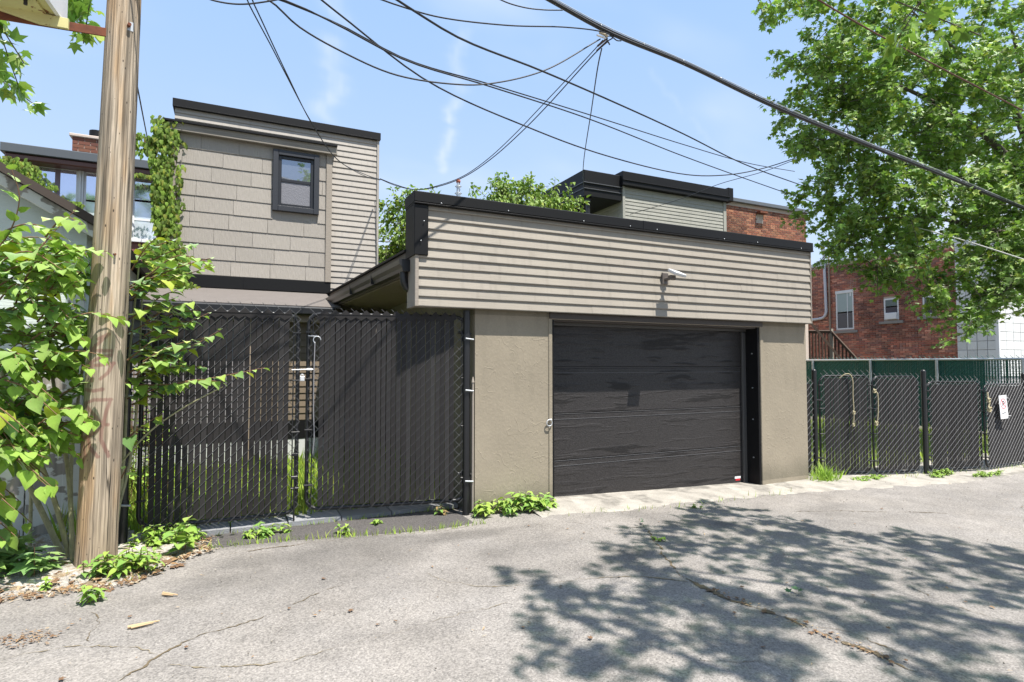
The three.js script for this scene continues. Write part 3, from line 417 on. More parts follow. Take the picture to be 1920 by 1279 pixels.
{
  const g = thing('shed', 'pale green white shed with gabled front and peeling plank wall behind the knotweed', 'shed'), z = -0.95;
  const gp = new THREE.Shape([[-9.2, 0], [-4.5, 0], [-4.5, 2.86], [-6.85, 4.24], [-9.2, 2.86]].map((p) => new THREE.Vector2(...p)));
  part('wall', [wuv(new THREE.ExtrudeGeometry(gp, { depth: 5, bevelEnabled: false }).translate(0, 0, z - 5.03))], mat('pale green paint', [0.5, 0.56, 0.52], { roughness: 0.8, ...bump(tVinylB, 0.004) }), g);
  const mm = mat('pale green panel', [0.54, 0.6, 0.56], { roughness: 0.7, ...bump(tVinylB, 0.003) });
  for (let i = 0; i < 7; i++) part('wall_panel', bevel(-9.19 + i * 0.67, -9.19 + i * 0.67 + 0.664, 1.5, 2.5, z - 0.03, z - 0.005, 0.004), mm, g);
  for (let i = 0; i < 12; i++) part('plank', bevel(-9.19 + i * 0.391, -9.19 + i * 0.391 + 0.382, -0.05, 1.49, z - 0.03, z + (i % 3) * 0.004, 0.004), mPeel, g);
  part('band_board', [bevel(-9.2, -4.47, 2.5, 2.6, z - 0.03, z + 0.02, 0.005)], mPeel, g);
  part('corner_board', [bevel(-4.62, -4.49, 0, 2.5, z - 0.02, z + 0.016, 0.005)], mPeel, g);
  const rf = new THREE.Group(); rf.name = 'roof'; g.add(rf);
  for (const s of [-1, 1]) { const a = part('roof_slab', bx(-0.1, 2.95, 0, 0.07, -5.2, 0.22), mat('dark brown roof', [0.05, 0.037, 0.03], { roughness: 0.85 }), rf); a.position.set(-6.85, 4.29, z); if (s < 0) { a.rotation.set(0, Math.PI, -0.531); a.position.z = z - 5.0; } else a.rotation.z = -0.531; const b = part('barge_board', bevel(0, 2.9, -0.1, -0.004, 0.1, 0.16, 0.005), mPeel, rf); b.position.set(-6.85, 4.29, z); b.rotation.z = s > 0 ? -0.531 : Math.PI + 0.531; if (s < 0) b.scale.y = -1; }
}

// ------------------------------------------------------------------ buildings behind the garage
{
  const g = thing('house', 'clapboard upper storey with black roof edge and canopy above the garage parapet', 'house'), z = -7.4;
  part('wall', [bx(6.48, 10.3, 0, 6.6, z - 6, z - 0.01)], mBackSiding[0], g);
  boards(g, mBackSiding, 6.54, 10.2, 4.4, 6.52, 0.102, 0.014, z, 33);
  for (let i = 0; i < 18; i++) { const o = part('siding_board', board(-5.9, 0, 0, 0.104, 0.014, 400 + i), mBackSiding[i % 3], g); o.rotation.y = -Math.PI / 2; o.position.set(6.47, 4.6 + i * 0.102, z); o.rotation.y = -Math.PI / 2; o.scale.x = 1; o.position.z = z - 5.9; o.geometry = board(0, 5.9, 0, 0.104, 0.014, 400 + i); }
  each('corner_post', [bevel(6.455, 6.54, 4, 6.53, z - 0.06, z + 0.025, 0.004), bevel(10.2, 10.32, 4, 6.6, z - 0.3, z + 0.03, 0.004)], mBackSiding[2], g);
  each('roof_edge', [bevel(6.38, 10.34, 6.53, 6.92, z - 6, z + 0.14, 0.012), bevel(6.37, 10.35, 6.66, 6.685, z - 0.2, z + 0.165, 0.004), bevel(10.3, 10.5, 6.56, 6.97, z - 1, z + 0.15, 0.012)], mBlack, g);
  const cn = part('canopy', [bevel(5.2, 6.42, 6.1, 6.82, z - 3.4, z + 0.02, 0.015)], mBlack, g);
  each('canopy_trim', [bevel(5.18, 6.43, 6.3, 6.325, z - 3.42, z + 0.045, 0.004), bevel(5.17, 6.44, 6.46, 6.485, z - 3.43, z + 0.05, 0.004)], mat('grey black trim', [0.06, 0.062, 0.068], { roughness: 0.4 }), g);
  each('canopy_post', [bar([5.42, 3.5, z - 0.15], [5.42, 6.1, z - 0.15], 0.06, 0.06, 12), bar([5.42, 5.98, z - 0.15], [5.42, 6.1, z - 0.15], 0.08, 0.09, 12)], mBlackMetal, g);
}
{
  const g = thing('house', 'orange brick house wall with metal coping beside the clapboard upper storey', 'house'), z = -7.55;
  part('wall', [bx(10.5, 14.15, 0, 6.66, z - 6, z - 0.03)], mMortar, g);
  brickwork(g, 3.6, 4.4, 6.6, false, [10.52, 0, z - 0.045], 41, ORANGEBRICK, [[1.3, 1.6, 6.12, 6.42]]);
  part('coping', [bevel(10.51, 14.2, 6.66, 6.78, z - 6, z + 0.08, 0.01)], mat('grey coping', [0.14, 0.15, 0.16], { roughness: 0.45, metalness: 0.4 }), g);
  each('vent_hood', [bevel(11.82, 12.12, 6.12, 6.42, z - 0.06, z - 0.045, 0.003), bevel(11.8, 12.14, 6.4, 6.46, z - 0.03, z + 0.16, 0.006)], mRust, g);
}
{
  const g = thing('house', 'long red brick house with three white windows beyond the green fence', 'house'), x = 18.5;
  part('wall', [bx(x + 0.03, x + 8, -0.2, 5.62, -14, -5.25)], mMortar, g);
  const W = [[-9.7, -8.88, 2.92, 4.5], [-7.8, -7.18, 3.18, 4.05], [-6.45, -5.95, 3.26, 4.0]];
  brickwork(g, 8.6, 1.0, 5.6, true, [x + 0.02, 0, -13.85], 43, REDBRICK, W.map(([a, b, c, d]) => [a + 13.88, b + 13.82, c + 0.02, d]));
  part('coping', [bevel(x - 0.06, x + 8, 5.62, 5.74, -14, -5.2, 0.01)], mGalv, g);
  W.forEach(([a, b, c, d], i) => {
    const w = sashWindow('window', g, a + 0.04, b - 0.04, c + 0.05, d - 0.03, 0, mWhite, 0, mWhite, 0.055, i ? 0.6 : 0.45, i === 0 ? { upper: mat('pane with pale curtain', [0.34, 0.42, 0.42], { roughness: 0.1 }), lower: mat('dark screened pane', [0.1, 0.1, 0.11], { roughness: 0.3 }) } : { upper: mat('grey green pane', [0.13, 0.17, 0.17], { roughness: 0.1 }), lower: mat('dark pane', [0.06, 0.06, 0.075], { roughness: 0.2 }) });
    w.rotation.y = -Math.PI / 2; w.position.set(x + 0.03, 0, a + b); w.position.z = 0; w.children.forEach(() => 0);
    w.position.set(x + 0.03, 0, 0); 
    part('sill', bevel(a - 0.12, b + 0.12, c - 0.1, c, -0.05, 0.09, 0.01), mat('stone sill', [0.25, 0.235, 0.22], { roughness: 0.9 }), w);
    if (i === 0) { for (const k of [0, 1, 2]) { const s = part('blind_slat', bevel(a + 0.16 + k * 0.1, a + 0.21 + k * 0.1, c + 0.78, d - 0.1, 0.005, 0.014, 0.002), mWhite, w); s.rotation.z = -0.06; s.position.x = 0.06 * (c + 0.78); } part('muntin', bevel(mix(a, b, 0.62), mix(a, b, 0.65), c + 0.1, d - 0.1, 0.004, 0.012, 0.002), mWhite, w); part('arched_head', bevel(a + 0.02, b - 0.02, d - 0.1, d + 0.02, -0.02, 0.03, 0.01), mWhite, w); }
    if (i === 1) part('air_conditioner', bevel(a + 0.12, b - 0.08, c + 0.06, c + 0.3, -0.1, 0.12, 0.015), mWhite, w);
  });
  part('drain_pipe', [new THREE.TubeGeometry(new Poly([[x - 0.07, 6.6, -10.08], [x - 0.07, 3.75, -10.02], [x - 0.07, 3.6, -10.05], [x - 0.07, 3.5, -10.15], [x - 0.07, 3.46, -10.3], [x - 0.07, 3.42, -11.2]]), 40, 0.055, 8)], mat('pale pipe', [0.55, 0.56, 0.6], { roughness: 0.4 }), g);
  part('dark_pipe', bar([x - 0.05, 0, -9.88], [x - 0.05, 6.7, -9.88], 0.035), mSoffit, g);
  each('roof_vent', [bevel(x + 2, x + 3.2, 5.74, 6.25, -12, -10.6, 0.02), bar([x + 1, 5.7, -9.4], [x + 1, 6.5, -9.4], 0.06)], mGalv, g);
}
{
  const g = thing('house', 'white shingled house corner half hidden by the drooping maple branches', 'house'), x = 18.3, z = -4.1;
  part('wall', [bx(x + 0.02, x + 7, -0.2, 6.2, z - 1.15, z - 0.02)], mat('white wall', [0.4, 0.4, 0.4]), g);
  const ms = [0, 1, 2].map((i) => mat('white shingle', [0.6 + 0.05 * i, 0.61 + 0.05 * i, 0.6 + 0.05 * i], { roughness: 0.8, ...bump(tShingleB, 0.004) })), r = rng(91);
  for (let i = 0; i < 17; i++) {
    for (let k = 0; k < 4; k++) { const o = part('shingle', bevel(0.008, 0.277, 0.012, 0.28, 0, 0.02, 0.003), ms[Math.floor(r() * 3)], g); o.rotation.set(0, -Math.PI / 2, 0); o.position.set(x + r() * 0.003, 1.2 + i * 0.282, z - 1.15 + k * 0.284); }
    for (let k = 0; k < 7; k++) { const o = part('shingle', bevel(0.008, 0.416, 0.012, 0.28, 0, 0.02, 0.003), ms[Math.floor(r() * 3)], g); o.position.set(x + 0.02 + k * 0.424, 1.2 + i * 0.282, z - 0.015 + r() * 0.003); }
  }
  each('corner_post', [bevel(x - 0.02, x + 0.05, 0, 6.1, z - 0.08, z + 0.02, 0.005)], mWhite, g);
}
{
  const g = thing('staircase', 'dark brown wooden outdoor stair railing in front of the red brick house', 'staircase');
  // a landing and a flight that comes down to the right
  const STAIR = [[14.49, 3.2, -7.9], [14.8, 1.79, -6.93], [14.5, 2.71, -7.92], [15.27, 2.71, -7.55], [15.33, 1.72, -6.68]];
  const P = (x, y, z) => new THREE.Vector3(x, y, z), sq = (p, q, w) => { const l = p.distanceTo(q), b = new THREE.BoxGeometry(w, l, w * 0.7); return b.applyQuaternion(new THREE.Quaternion().setFromUnitVectors(P(0, 1, 0), q.clone().sub(p).normalize())).translate((p.x + q.x) / 2, (p.y + q.y) / 2, (p.z + q.z) / 2); };
  const q0 = P(...STAIR[2]), q1 = P(...STAIR[3]), q2 = P(...STAIR[4]);
  part('landing', [bx(q0.x - 2, q1.x, 1.3, 1.42, q1.z - 1.2, q1.z)], mDarkWood, g);
  each('handrail', [sq(P(...STAIR[0]), P(...STAIR[1]), 0.1), sq(q0, q1, 0.09), sq(q1, q2, 0.1)], mDarkWood, g);
  for (let i = 0; i < 9; i++) { const a = q0.clone().lerp(q1, i / 8), b = a.clone(); b.y = 1.4; part('baluster', sq(b, a, 0.045), mDarkWood, g); }
  for (let i = 1; i < 7; i++) { const a = q1.clone().lerp(q2, i / 7), b = a.clone(); b.y -= 0.95; part('baluster', sq(b, a, 0.045), mDarkWood, g); }
  part('post', sq(P(q1.x, 0, q1.z), P(q1.x, q1.y + 0.1, q1.z), 0.1), mGreyWood, g);
  for (let i = 0; i < 6; i++) part('step', new THREE.BoxGeometry(0.28, 0.04, 0.9).translate(q1.x + 0.15 + i * 0.22, 1.2 - i * 0.2, q1.z - 0.4 + i * 0.03), mDarkWood, g);
}
{
  const g = thing('house', 'distant low dark roofed house seen in the gap beside the garage', 'house');
  part('wall', [bx(0.3, 3.2, 0, 5.2, -18, -14)], mat('grey far wall', [0.2, 0.21, 0.23]), g);
  part('roof', [bevel(0.2, 3.3, 5.2, 5.5, -18, -13.9, 0.02)], mBlack, g);
  each('roof_pipe', [bar([1.2, 5.5, -14.4], [1.2, 5.95, -14.4], 0.03), bar([1.9, 5.5, -14.4], [1.9, 5.98, -14.4], 0.03), bar([1.1, 5.85, -14.4], [2.0, 5.9, -14.4], 0.02)], mBlackMetal, g);
  const t = thing('lattice_mast', 'slim distant lattice mast with reddish tip above the garage parapet', 'mast', [5.35, 0, -17.5]);
  for (let i = 0; i < 3; i++) { const a = i * 2.094; part('leg', bar([Math.cos(a) * 0.45, 0, Math.sin(a) * 0.45], [Math.cos(a) * 0.05, 9.35, Math.sin(a) * 0.05], 0.03), mGalv, t); }
  each('cross_brace', [8.5, 8.9, 9.2].map((y) => new THREE.TorusGeometry(0.12 + (9.3 - y) * 0.05, 0.018, 5, 12).rotateX(Math.PI / 2).translate(0, y, 0)), mGalv, t);
  part('tip', new THREE.SphereGeometry(0.1, 10, 8).translate(0, 9.42, 0), mat('reddish tip', [0.35, 0.1, 0.06]), t);
}

// ------------------------------------------------------------------ chain link gates and fences with slats
function tubes(list, r, n = 4) {                  // many straight wires in one geometry: list of [from, to]
  const pos = [], nor = [], idx = [], d = new THREE.Vector3(), u = new THREE.Vector3(), w = new THREE.Vector3(), q = new THREE.Vector3();
  for (const [a, b] of list) {
    d.set(b[0] - a[0], b[1] - a[1], b[2] - a[2]).normalize(); u.set(0, 0, 1); if (Math.abs(d.z) > 0.9) u.set(0, 1, 0); w.crossVectors(d, u).normalize(); u.crossVectors(w, d);
    const s = pos.length / 3;
    for (const e of [a, b]) for (let k = 0; k < n; k++) { const t = k / n * Math.PI * 2 + 0.6; q.copy(u).multiplyScalar(Math.cos(t)).addScaledVector(w, Math.sin(t)); pos.push(e[0] + q.x * r, e[1] + q.y * r, e[2] + q.z * r); nor.push(q.x, q.y, q.z); }
    for (let k = 0; k < n; k++) { const k2 = (k + 1) % n; idx.push(s + k, s + k2, s + n + k, s + k2, s + n + k2, s + n + k); }
  }
  const g = new THREE.BufferGeometry(); g.setAttribute('position', new THREE.Float32BufferAttribute(pos, 3)); g.setAttribute('normal', new THREE.Float32BufferAttribute(nor, 3)); g.setIndex(idx); return g;
}
function meshWires(x0, n, p, y0, y1, zf) {          // flat coils: in front rising to the right, behind rising to the left
  const L = [];
  for (let i = 0; i < n; i++) for (let y = y0 + (i % 2 ? p : 0); y < y1 - p * 0.5; y += 2 * p) { const a = x0 + i * p, b = a + p; L.push([[a, y, zf], [b, y + p, zf * 0.9]], [[b, y + p, -zf], [a, y + 2 * p, -zf * 0.9]], [[b, y + p, zf], [b, y + p, -zf]], [[a, y, zf], [a, y, -zf]]); }
  return L;
}
function roundFrame(w, h, r, R0, hasTop = true) {
  const pts = [], arc = (cx, cy, a0) => { for (let i = 0; i <= 6; i++) { const a = a0 + i / 6 * Math.PI / 2; pts.push([cx + Math.cos(a) * R0, cy + Math.sin(a) * R0, 0]); } };
  arc(w - R0, h - R0, 0); arc(R0, h - R0, Math.PI / 2); arc(R0, R0, Math.PI); arc(w - R0, R0, 1.5 * Math.PI); pts.push(pts[0]);
  return new THREE.TubeGeometry(new Poly(pts), 150, r, 8);
}
function leaf(t, w, h, o) {                          // one gate leaf: frame, slats, mesh, top strip; its lower left corner is at the origin of t
  const { pitch = 0.05, slat = 0.042, r = 0.019, side = 0.085, wire = mWire, wr = 0.003, top = true, gap = [0, 0], seed = 1 } = o, rnd = rng(seed), fz = -0.03;
  part('frame', [roundFrame(w, h, r, 0.11).translate(0, 0, fz)], mBlackMetal, t);
  const a = side + gap[0], b = w - side - gap[1], n = Math.round((b - a) / pitch), x0 = a;
  const shared = [0, 1].map((k) => bevel(-slat / 2, slat / 2, 0.03, h - 0.03 + k * 0.004, -0.003, 0.003, 0.0012));
  for (let i = 0; i < n; i++) { const s = part('slat', shared[i % 2], mSlat[rnd() < 0.12 ? 3 : Math.floor(rnd() * 3)], t); s.position.set(x0 + (i + 0.5) * pitch + (rnd() - 0.5) * 0.002, rnd() < 0.15 ? -0.025 * rnd() : 0, 0); s.rotation.set(0, (rnd() - 0.5) * 0.16, (rnd() - 0.5) * 0.003); }
  const x1 = x0 + n * pitch, more = Math.round(gap[0] / pitch) + 1, more2 = Math.round(gap[1] / pitch) + 1;
  part('wire_mesh', tubes(meshWires(x0 - more * pitch, n + more + more2, pitch, -0.02, h + 0.03, 0.0075), wr), wire, t).userData.kind = 'stuff';
  each('tension_bar', [side * 0.62, w - side * 0.62].map((x) => tubes([[[x, 0.04, 0.002], [x, h - 0.04, 0.002]]], 0.006, 6)), mBlackMetal, t);
  each('tie_band', [0.12, 0.4, 0.66, 0.9].flatMap((f) => [0, w].map((x) => bevel(Math.min(x, x ? x - side * 0.75 : 0) - (x ? 0 : 0.022), Math.max(x ? x : side * 0.75, 0) + (x ? 0.022 : 0), h * f, h * f + 0.014, fz - 0.02, 0.012, 0.003))), mBlackMetal, t);
  if (top) {
    const s = new THREE.Shape(), zz = 2 * pitch; s.moveTo(x0 - pitch * 0.4, h - 0.03);
    for (let x = x0; x < x1; x += zz) { s.lineTo(x, h - 0.002); s.lineTo(x + zz / 2, h + 0.046); }
    s.lineTo(x1 + pitch * 0.3, h - 0.002); s.lineTo(x1 + pitch * 0.3, h - 0.03);
    for (let x = x1; x > x0 + zz * 0.3; x -= zz) { s.lineTo(x - zz * 0.5, h - 0.062); s.lineTo(x - zz, h - 0.03); }
    part('top_strip', [new THREE.ExtrudeGeometry(s, { depth: 0.004, bevelEnabled: false }).translate(0, 0, 0.009), bx(x0 - pitch * 0.5, x1 + pitch * 0.5, h - 0.006, h + 0.002, 0.0135, 0.017)], mSlat[1], t);
  }
}
const GZ = -0.33;
{
  const t = thing('gate', 'left leaf of the black slatted chain link gate beside the utility pole', 'gate', [-3.95, 0.13, GZ]);
  leaf(t, 1.3, 1.93, { gap: [0, 0.03], slat: 0.0448, seed: 5, side: 0.07 });
  each('drop_rod', [bar([1.28, -0.12, 0.01], [1.28, 0.62, 0.01], 0.008), bevel(1.25, 1.31, 0.33, 0.36, -0.02, 0.03, 0.004), bevel(1.25, 1.31, 0.55, 0.58, -0.02, 0.03, 0.004)], mBlackMetal, t);
  part('latch_bar', [bar([1.24, 1.385, 0.03], [1.45, 1.39, 0.03], 0.006), bevel(1.38, 1.43, 1.375, 1.4, -0.05, 0.02, 0.005)], mGalv, t);
  const u = thing('gate', 'right leaf of the black slatted chain link gate beside the garage pier', 'gate', [-2.56, 0.15, GZ], -Math.atan2(0.31, 1.6));
  leaf(u, 1.58, 1.92, { gap: [0.03, 0.03], seed: 9, side: 0.075, slat: 0.044 });
  each('hinge', [1.76, 0.28].map((y) => bar([1.5, y, -0.03], [1.64, y - 0.02, -0.03], 0.014)).concat([1.76, 0.28, 1.2].map((y) => bevel(1.55, 1.6, y - 0.03, y + 0.03, -0.07, 0.02, 0.008))), mBlackMetal, u);
  each('hook', [new THREE.TorusGeometry(0.035, 0.005, 6, 12, 4.2).translate(0.085, 1.66, 0.02), bar([0, 1.7, 0], [0.09, 1.695, 0.02], 0.005)], mGalv, u);
  part('hanging_strap', [spline([[0.065, 1.63, 0.022], [0.06, 1.3, 0.03], [0.062, 0.95, 0.028], [0.07, 0.7, 0.03], [0.06, 0.55, 0.03]], 0.0055, 24, 5)], mat('grey strap', [0.2, 0.2, 0.215], { roughness: 0.6 }), u);
  const p = thing('padlock', 'small steel padlock hanging on the latch between the two gate leaves', 'padlock', [-2.615, 1.43, GZ + 0.045]);
  part('body', bevel(-0.022, 0.022, -0.025, 0.025, -0.01, 0.01, 0.006), mat('brushed steel', [0.65, 0.66, 0.67], { roughness: 0.3, metalness: 0.4 }), p);
  part('shackle', new THREE.TorusGeometry(0.015, 0.0045, 6, 12, Math.PI).translate(0, 0.027, 0), mGalv, p);
  for (const [x, z, lab, h] of [[-4.06, GZ, 'black steel gate post right beside the utility pole', 2.12], [-1.005, -0.03, 'black steel gate post against the garage pier under the clapboards', 2.14]]) {
    const q = thing('gate_post', lab, 'post', [x, 0, z]); part('shaft', [bar([0, -0.1, 0], [0, h, 0], 0.038, 0.038, 14)], mBlackMetal, q); each('collar', [1.84, 1.3, 0.36].map((y) => bar([0, y - 0.03, 0], [0, y + 0.03, 0], 0.045, 0.045, 14)), mBlackMetal, q); each('bolt', [1.84, 1.3, 0.36].map((y) => bar([-0.03, y, 0.05], [0.06, y - 0.01, 0.05], 0.009)), mGalv, q);
  }
}
// the lower black fence right of the garage: each leaf leans on its own line
{
  const seg = (a, b) => [Math.hypot(b[0] - a[0], b[1] - a[1]), -Math.atan2(b[1] - a[1], b[0] - a[0])];
  const defs = [[[4.22, -0.2], [4.47, -0.16], 1.36, 'narrow black slatted fence stub between garage pier and first post', 'fence'], [[4.67, -0.14], [5.37, 0.16], 1.44, 'black slatted gate panel with a long rope hanging over its top', 'gate'], [[5.42, 0.18], [6.2, 0.37], 1.43, 'black slatted gate panel between the short rope and the tall middle post', 'gate'], [[6.36, 0.41], [7.36, 0.64], 1.34, 'widest black slatted gate panel right of the tall middle post', 'gate'], [[7.44, 0.66], [8.62, 0.64], 1.29, 'black slatted fence panel that carries the no parking sign', 'fence']];
  defs.forEach(([a, b, h, lab, cat], i) => { const [w, t] = seg(a, b), g = thing(cat === 'gate' ? 'gate' : 'chain_link_fence', lab, cat, [a[0], -0.1 + 0.06, a[1]], t); leaf(g, w, h, { pitch: 0.047, slat: 0.041, side: i ? 0.055 : 0.02, r: 0.015, wire: mWireGrey, wr: 0.0034, top: false, seed: 60 + i }); });
  for (const [x, z, h, lab] of [[4.55, -0.15, 1.57, 'black fence post nearest the garage pier'], [6.28, 0.4, 1.56, 'tall black post in the middle of the low fence'], [8.68, 0.62, 1.5, 'black fence post at the right edge beyond the sign']]) {
    const q = thing('fence_post', lab, 'post', [x, -0.1, z]); part('shaft', [bar([0, -0.1, 0], [0, h, 0], 0.034, 0.034, 12)], mBlackMetal, q); part('cap', [new THREE.SphereGeometry(0.036, 10, 6, 0, 6.3, 0, 1.6).translate(0, h, 0)], mBlackMetal, q); each('hinge', [0.3, 1.15].map((y) => bar([0.01, y, 0.02], [0.12, y - 0.01, 0.03], 0.013)), mBlackMetal, q);
  }
  const sg = thing('no_parking_sign', 'white no parking sign with red crossed circle tied to the black fence', 'sign', [7.8, 0.9, 0.725], 0.0);
  const cv = document.createElement('canvas'); cv.width = 256; cv.height = 512; const c = cv.getContext('2d');
  c.fillStyle = '#f4f4f4'; c.fillRect(0, 0, 256, 512); c.strokeStyle = '#9a9aa2'; c.lineWidth = 3; c.strokeRect(16, 16, 224, 480);
  c.fillStyle = '#15151a'; c.font = 'bold 165px sans-serif'; c.textAlign = 'center'; c.fillText('P', 130, 245);
  c.strokeStyle = '#c8203c'; c.lineWidth = 17; c.beginPath(); c.ellipse(128, 185, 84, 106, 0, 0, 7); c.stroke(); c.beginPath(); c.moveTo(72, 104); c.lineTo(186, 264); c.stroke();
  c.fillStyle = '#25252c'; c.save(); c.translate(128, 390); c.rotate(-0.12); for (let i = 0; i < 9; i++) c.fillRect(-70 + i * 15, -8 - (i * 37 % 11), 12, 16 + (i * 23 % 13)); c.restore();
  const tx = new THREE.CanvasTexture(cv); tx.colorSpace = THREE.SRGBColorSpace;
  const face = new THREE.BoxGeometry(0.205, 0.37, 0.004); part('plate', face, [mWhite, mWhite, mWhite, mWhite, mat('sign print', [0.82, 0.82, 0.82], { map: tx, roughness: 0.4 }), mWhite], sg); sg.rotation.set(-0.03, -0.05, 0.045);
  each('zip_tie', [spline([[0.08, 0.15, 0.003], [0.12, 0.13, 0.02], [0.16, 0.1, 0.01]], 0.003, 8, 4), spline([[0.08, -0.15, 0.003], [0.13, -0.145, 0.02], [0.17, -0.155, 0.01]], 0.003, 8, 4)], mWhite, sg);
  const rope = (lab, pts, knot, r = 0.0075) => { const t = thing('rope', lab, 'rope'); part('strand', [spline(pts, r, 30, 6)], mRope, t); each('knot', knot.map(([x, y, z, s]) => { const g = new THREE.TorusKnotGeometry(s, s * 0.42, 30, 5); return g.translate(x, y, z); }), mRope, t); };
  rope('long yellowed rope hanging over the first black gate panel', [[4.95, 1.36, -0.04], [5.0, 1.425, 0.02], [5.05, 1.43, 0.06], [5.075, 1.36, 0.085], [5.08, 1.1, 0.085], [5.085, 0.86, 0.09], [5.07, 0.66, 0.09]], [[5.085, 0.86, 0.09, 0.018], [5.07, 0.68, 0.09, 0.016]]);
  rope('short doubled rope tied round the gate edge left of the middle post', [[5.39, 1.2, 0.2], [5.42, 1.15, 0.23], [5.43, 0.98, 0.235], [5.42, 0.78, 0.23], [5.4, 0.68, 0.22], [5.38, 0.74, 0.215]], [[5.39, 1.18, 0.21, 0.02], [5.4, 0.7, 0.22, 0.022]]);
  rope('knotted rope tied at the fence gap beside the no parking sign', [[7.4, 1.14, 0.7], [7.395, 1.05, 0.71], [7.41, 0.98, 0.72], [7.38, 0.88, 0.715], [7.43, 0.83, 0.715], [7.43, 0.92, 0.72]], [[7.4, 1.02, 0.715, 0.024], [7.405, 0.88, 0.72, 0.028]], 0.012);
}
// the green slatted fence behind it, seen edge on along its length
{
  const g = thing('fence', 'green slatted chain link fence with grey steel rail in front of the brick houses', 'fence'), x = 13.4, z0 = -9, z1 = 1.6, top = 1.72, m = mat('green vinyl slat', [0.008, 0.085, 0.068], { roughness: 0.5 });
  part('top_rail', bar([x, top, z0], [x, top - 0.02, z1], 0.03, 0.03, 10), mGalv, g);
  for (const z of [-8.6, -6.85, -5.0, -3.24, -1.4, 0.4]) part('post', bar([x - 0.02, -0.1, z], [x - 0.02, top - 0.02, z], 0.038, 0.038, 10), mGalv, g);
  const list = []; for (let z = z0; z < z1; z += 0.06) list.push(M4([x + 0.05, 0.82, z], E3(0, (hash(Math.round(z * 100), 3, 1) - 0.5) * 0.2, 0), [0.006, 1.78, z > -2.2 && hash(Math.round(z * 100), 1, 2) > 0.45 ? 0.03 : 0.056]));
  inst('slats', new THREE.BoxGeometry(1, 1, 1), m, list, g);
  const n = Math.round((z1 - z0) / 0.06), ww = tubes(meshWires(0, n, 0.06, 0, 1.72, 0.012), 0.0045, 4); ww.rotateY(-Math.PI / 2); ww.translate(x + 0.05, 0, z0); part('wire_mesh', ww, mat('green coated wire', [0.02, 0.17, 0.14], { roughness: 0.4 }), g).userData.kind = 'stuff';
}

